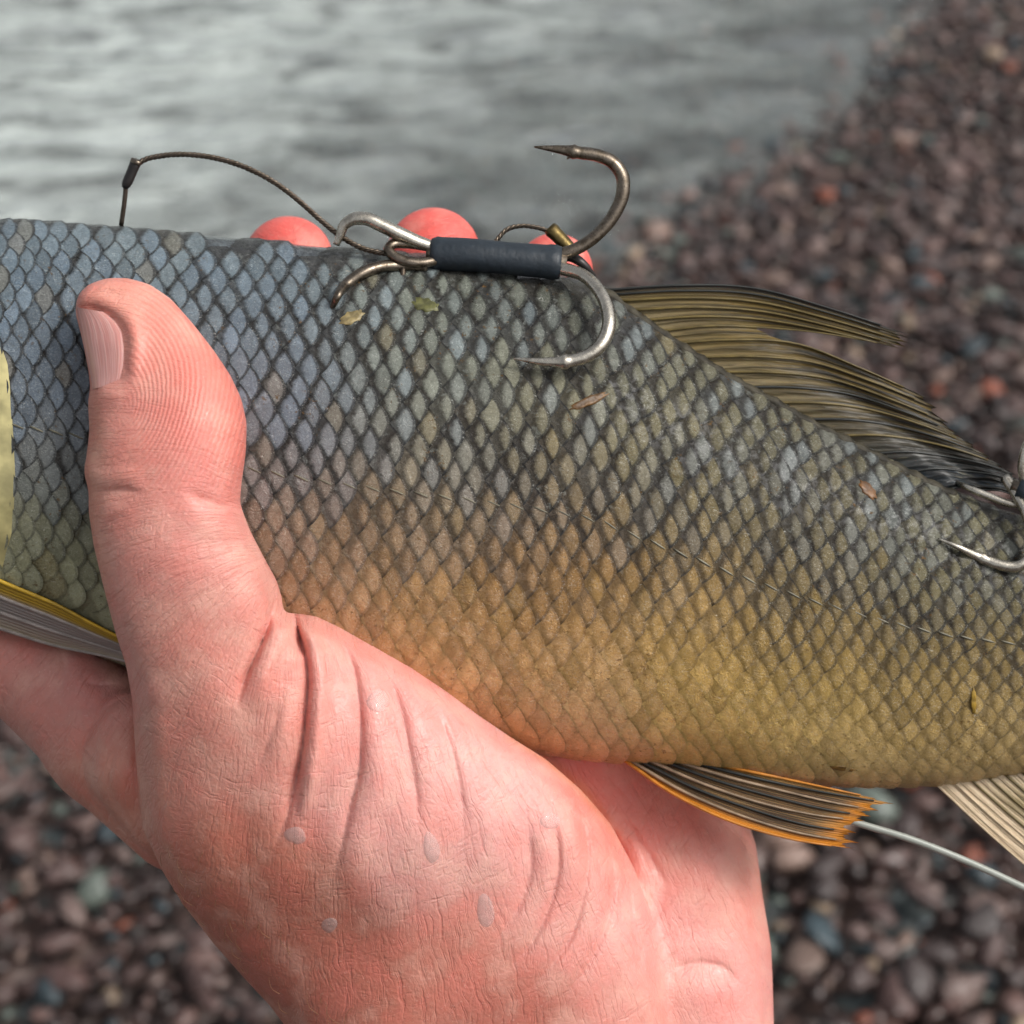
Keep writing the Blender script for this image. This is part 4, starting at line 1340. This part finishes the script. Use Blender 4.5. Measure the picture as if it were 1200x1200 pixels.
# water drops on the hand
DROPS = [(346, 979, 13, 11, 0.0, "round water droplet between the creases below the thumb fold"), (505, 993, 9, 20, -.25, "long oval water droplet on the ball of the thumb"),
         (569, 1068, 11, 20, -.2, "elongated water droplet nearest the wrist folds"), (386, 1084, 9, 9, 0, "small water droplet low on the back of the thumb base"),
         (645, 962, 13, 9, .3, "flat water droplet by the palm edge under the fish belly"), (442, 822, 12, 14, 0, "faint round water droplet just under the fish flank")]
for px_, py_, rx, ry, an, lab in DROPS:
    Vd, Fd = [], []
    nr_, na = 6, 20
    for r_ in range(nr_ + 1):
        f = r_ / nr_
        for a_ in range(na):
            t_ = 2 * math.pi * a_ / na
            wob = 1 + .08 * math.sin(2 * t_ + px_) + .06 * math.sin(3 * t_ + py_)
            lx_, ly_ = f * rx * math.cos(t_) * wob, f * ry * math.sin(t_) * wob
            x_, y_ = px_ + lx_ * math.cos(an) - ly_ * math.sin(an), py_ + lx_ * math.sin(an) + ly_ * math.cos(an)
            z_ = hand_front(x_, y_, 14.0) - 1.0
            Vd.append((x_, y_, z_ - .3 + 2.2 * math.sqrt(max(0, 1 - f**2.4))))
    for r_ in range(nr_):
        for a_ in range(na):
            Fd.append((r_ * na + a_, (r_ + 1) * na + a_, (r_ + 1) * na + (a_ + 1) % na, r_ * na + (a_ + 1) % na))
    o = single("water_droplet", np.array(Vd), Fd, M['drop'], lab, "water droplet", "water droplets on the hand")

# ------------------------------------------------------------------ hooks and leader
hk = Frame("treble_hook", (580, 303, 66), "steel treble hook with black sleeved shank lying across the fish's back", "fish hook")


def zpath(pts, n): return smoothpath(np.array(pts, float), n)


# shank and its black sleeve
p = zpath([(506, 297, 62), (555, 299, 68), (610, 304, 68), (657, 308, 66)], 26)
rad = 19.5 + 0.8 * np.sin(np.linspace(0, 9, 26)) * .5; rad[0] = 18.0; rad[1] = 20.3; rad[-1] = 19.2; rad[-2] = 21.0; rad[-3] = 21.0
V, Fq, uv = tube(p, rad, 22)
hk.part("sleeve", V, Fq, M['rubber'], uv=uv)
V, Fq, uv = tube(zpath([(500, 297, 62), (580, 301, 67), (664, 308, 66)], 8), 12.0, 10)
hk.part("shank", V, Fq, M['hook'], uv=uv)


def barbed(pts, n, r, tip_from, barb_dir):
    p = zpath(pts, n); t = np.linspace(0, 1, n)
    rad = np.where(t < tip_from, r * (1 - .05 * np.sin(t * 9)), 0)
    k = np.clip((t - tip_from) / (1 - tip_from), 0, 1)
    rad = np.where(t >= tip_from, r * (1.02 - k * .88) * (1 + .28 * np.exp(-(k / .12)**2)), rad)
    a = tube(p, rad, 12)
    j = int(n * (tip_from + .015))
    b0 = p[j]; b1 = b0 + np.array(barb_dir)
    q = np.stack([b0 * (1 - s) + b1 * s for s in np.linspace(0, 1, 5)])
    b = tube(q, np.linspace(r * .75, .5, 5), 8)
    return merge([a, b])


V, Fq, uv = barbed([(648, 299, 64), (664, 296, 66), (684, 287, 66), (704, 271, 66), (721, 249, 66), (730, 225, 67), (729, 206, 68), (718, 190, 69), (700, 182, 70), (680, 179, 71), (655, 175, 72), (626, 172, 73)], 60, 8.0, .80, (-8, 9, 1))
hk.part("upper_hook", V, Fq, M['hook'], uv=uv)
V, Fq, uv = barbed([(648, 312, 72), (664, 316, 78), (682, 322, 90), (699, 337, 106), (711, 360, 124), (713, 384, 138), (705, 403, 144), (690, 416, 147), (668, 423, 148), (640, 424, 149), (602, 420, 147)], 60, 8.0, .76, (-6, -8, 3))
hk.part("lower_hook", V, Fq, M['hook_bright'], uv=uv)
V, Fq, uv = tube(zpath([(394, 287, 70), (399, 275, 72), (403, 264, 74), (413, 257, 75), (428, 256, 75), (447, 264, 74), (466, 273, 72), (486, 282, 68), (512, 291, 64)], 40), np.interp(np.linspace(0, 1, 40), [0, .15, .3, .7, 1], [4, 6, 8, 8.5, 7]), 12)
hk.part("stinger_hook", V, Fq, M['hook_bright'], uv=uv)
V, Fq, uv = tube(zpath([(512, 305, 74), (492, 308, 80), (474, 306, 82), (461, 300, 80), (455, 292, 76), (460, 286, 70), (474, 285, 66), (492, 287, 62), (512, 291, 60)], 36), 6.2, 12)
hk.part("eye", V, Fq, M['hook'], uv=uv)
zf = fish_z(388, 362)
V, Fq, uv = tube(zpath([(500, 312, 70), (470, 311, 76), (447, 312, 84), (424, 320, 94), (406, 333, 100), (395, 348, zf + 10), (387, 366, zf - 6)], 30), np.interp(np.linspace(0, 1, 30), [0, .6, 1], [7, 7, 3.2]), 12)
hk.part("rear_hook", V, Fq, M['hook'], uv=uv)
V, Fq, uv = tube(zpath([(473, 300, 80), (472, 318, 78), (471, 334, fish_z(471, 334) - 3)], 8), 4.2, 8)
hk.part("keeper_wire", V, Fq, M['wire'], uv=uv)


def twisted(pts, n, r=1.8, pitch=17.0, strands=3):
    p = zpath(pts, n)
    T = np.gradient(p, axis=0); T /= np.linalg.norm(T, axis=1)[:, None]
    s = np.r_[0, np.cumsum(np.linalg.norm(np.diff(p, axis=0), axis=1))]
    nrm = np.cross(T, [0, 0, 1.0]); nrm /= np.linalg.norm(nrm, axis=1)[:, None]; bi = np.cross(T, nrm)
    out = []
    for k in range(strands):
        a = s / pitch * 2 * math.pi + k * 2 * math.pi / strands
        out.append(tube(p + r * (np.cos(a)[:, None] * nrm + np.sin(a)[:, None] * bi), r * 1.05, 6))
    return merge(out)


ld = Frame("wire_leader", (142, 262, 10), "twisted bronze wire leader arching over the fish's back", "wire leader")
V, Fq, uv = twisted([(158, 194, 26), (170, 187, 27), (187, 183, 30), (207, 181, 34), (232, 182, 38), (260, 187, 42), (292, 198, 48), (322, 214, 54), (350, 235, 58), (376, 258, 62), (398, 276, 64), (425, 291, 68), (462, 299, 72)], 150)
ld.part("wire", V, Fq, M['wire'], uv=uv)
V, Fq, uv = tube(zpath([(160, 188, 26), (155, 200, 24), (148, 216, 21), (146, 220, 20)], 10), [5, 6.8, 6.6, 6.4, 6.4, 6.4, 6.4, 6.2, 5.6, 4.0], 12)
ld.part("crimp_sleeve", V, Fq, M['crimp_black'], uv=uv)
p = np.array([(160.5, 187, 27), (158.5, 191.5, 26.2)]); V, Fq, uv = tube(np.linspace(p[0], p[1], 4), [6.6, 7.3, 7.3, 6.8], 12)
ld.part("crimp_rim", V, Fq, M['hook'], uv=uv)
V, Fq, uv = tube(zpath([(148, 214, 21), (146, 235, 14), (142, 264, 4)], 10), 3.0, 8)
ld.part("wire_tail", V, Fq, M['wire'], uv=uv)

lp = Frame("wire_loop", (640, 285, 40), "short twisted wire loop with a brass crimp behind the hook sleeve", "wire leader")
V, Fq, uv = twisted([(575, 292, 40), (584, 279, 38), (594, 269, 36), (608, 265, 36), (626, 266, 38), (645, 272, 40), (668, 290, 44)], 60, 1.5)
lp.part("wire", V, Fq, M['wire'], uv=uv)
V, Fq, uv = tube(zpath([(644, 267, 40), (656, 279, 42), (672, 296, 44)], 10), [8, 9.2, 8.6, 8.4, 8.4, 8.4, 8.2, 8.0, 7.6, 6.0], 12)
lp.part("crimp_sleeve", V, Fq, M['brass'], uv=uv)
V, Fq, uv = tube(zpath([(655, 300, 44), (672, 302, 46), (684, 310, 46), (696, 324, 36)], 12), [6, 6, 6, 6, 6, 6, 5.5, 5, 4.5, 4, 3.5, 3], 10)
lp.part("wire_end", V, Fq, M['crimp_black'], uv=uv)

h2 = Frame("treble_hook", (1260, 610, 60), "second treble hook with one bright point on the flank below the dorsal fin", "fish hook")
z_a = fish_z(1100, 632)
V, Fq, uv = barbed([(1178, 560, 40), (1192, 582, 54), (1204, 606, 72), (1210, 632, 80), (1206, 654, 84), (1192, 664, 84), (1172, 662, 82), (1150, 654, 78), (1125, 642, z_a + 10), (1099, 631, z_a + 6)], 50, 6.6, .72, (-4, -6, 3))
h2.part("lower_hook", V, Fq, M['hook_bright'], uv=uv)
V, Fq, uv = tube(zpath([(1112, 560, fish_z(1118, 572) + 2), (1135, 572, fish_z(1140, 590) + 6), (1160, 582, 44), (1182, 590, 50), (1200, 592, 52)], 22), np.interp(np.linspace(0, 1, 22), [0, .5, 1], [1.2, 4.5, 4.5]), 10)
h2.part("rear_hook", V, Fq, M['hook_bright'], uv=uv)
V, Fq, uv = tube(zpath([(1194, 572, 50), (1250, 596, 56), (1330, 634, 56)], 14), 15, 16)
h2.part("sleeve", V, Fq, M['rubber'], uv=uv)
V, Fq, uv = tube(zpath([(1186, 568, 50), (1260, 600, 56), (1350, 642, 56)], 10), 8, 10)
h2.part("shank", V, Fq, M['hook'], uv=uv)
V, Fq, uv = barbed([(1190, 572, 50), (1186, 545, 60), (1196, 515, 66), (1216, 500, 70), (1240, 500, 72), (1270, 510, 74), (1300, 522, 76)], 40, 6.0, .76, (5, 6, 2))
V[:, 0] += 12
h2.part("upper_hook", V, Fq, M['hook_bright'], uv=uv)

V, Fq, uv = tube(zpath([(930, 940, 20), (1010, 966, 16), (1060, 981, 14), (1130, 1008, 10), (1200, 1040, 4), (1420, 1150, -20)], 40), 4.2, 10)
single("fishing_line", V, Fq, M['line'], "pale translucent fishing line trailing from behind the orange pelvic fin", "fishing line", uv=uv)

# bits of weed and dirt sticking to the fish
FLECKS = [(690, 470, 26, 5, -0.42, (96, 68, 34), "thin rust brown weed fleck stuck below the lower hook's point"),
          (498, 357, 15, 9, 0.2, (84, 84, 46), "olive green weed scrap stuck beneath the black hook sleeve"),
          (1017, 574, 15, 6, 0.75, (100, 66, 30), "small brown dirt fleck on the flank under the dorsal fin's end"),
          (1141, 822, 3.5, 15, -0.05, (140, 112, 40), "upright mustard yellow fleck on the rear flank"),
          (988, 901, 14, 3.5, 0.12, (104, 76, 30), "small dark fleck on the pale belly before the anal fin"),
          (412, 372, 16, 7, -0.3, (132, 118, 80), "pale ochre slime patch where the rear hook enters")]
for px_, py_, rx, ry, an, c_, lab in FLECKS:
    Vd, Fd, na = [], [], 18
    wob = [1 + .12 * math.sin(2 * k * 2 * math.pi / na + px_) + .14 * math.sin(7 * k * 2 * math.pi / na + py_) for k in range(na)]
    for f in (0.02, .5, .85, 1.0):
        for k in range(na):
            t_ = 2 * math.pi * k / na
            lx_, ly_ = f * rx * math.cos(t_) * wob[k], f * ry * math.sin(t_) * wob[k]
            x_, y_ = px_ + lx_ * math.cos(an) - ly_ * math.sin(an), py_ + lx_ * math.sin(an) + ly_ * math.cos(an)
            Vd.append((x_, y_, fish_z(x_, y_) + 3.9 + (.7 if f < .9 else -.8)))
    for r_ in range(3):
        for k in range(na):
            Fd.append((r_ * na + k, (r_ + 1) * na + k, (r_ + 1) * na + (k + 1) % na, r_ * na + (k + 1) % na))
    single("weed_fleck", np.array(Vd), Fd, mat_simple("weed_bit", lin(c_), .45, .4, 900.0, .4), lab, "weed fleck", "bits of weed on the fish")
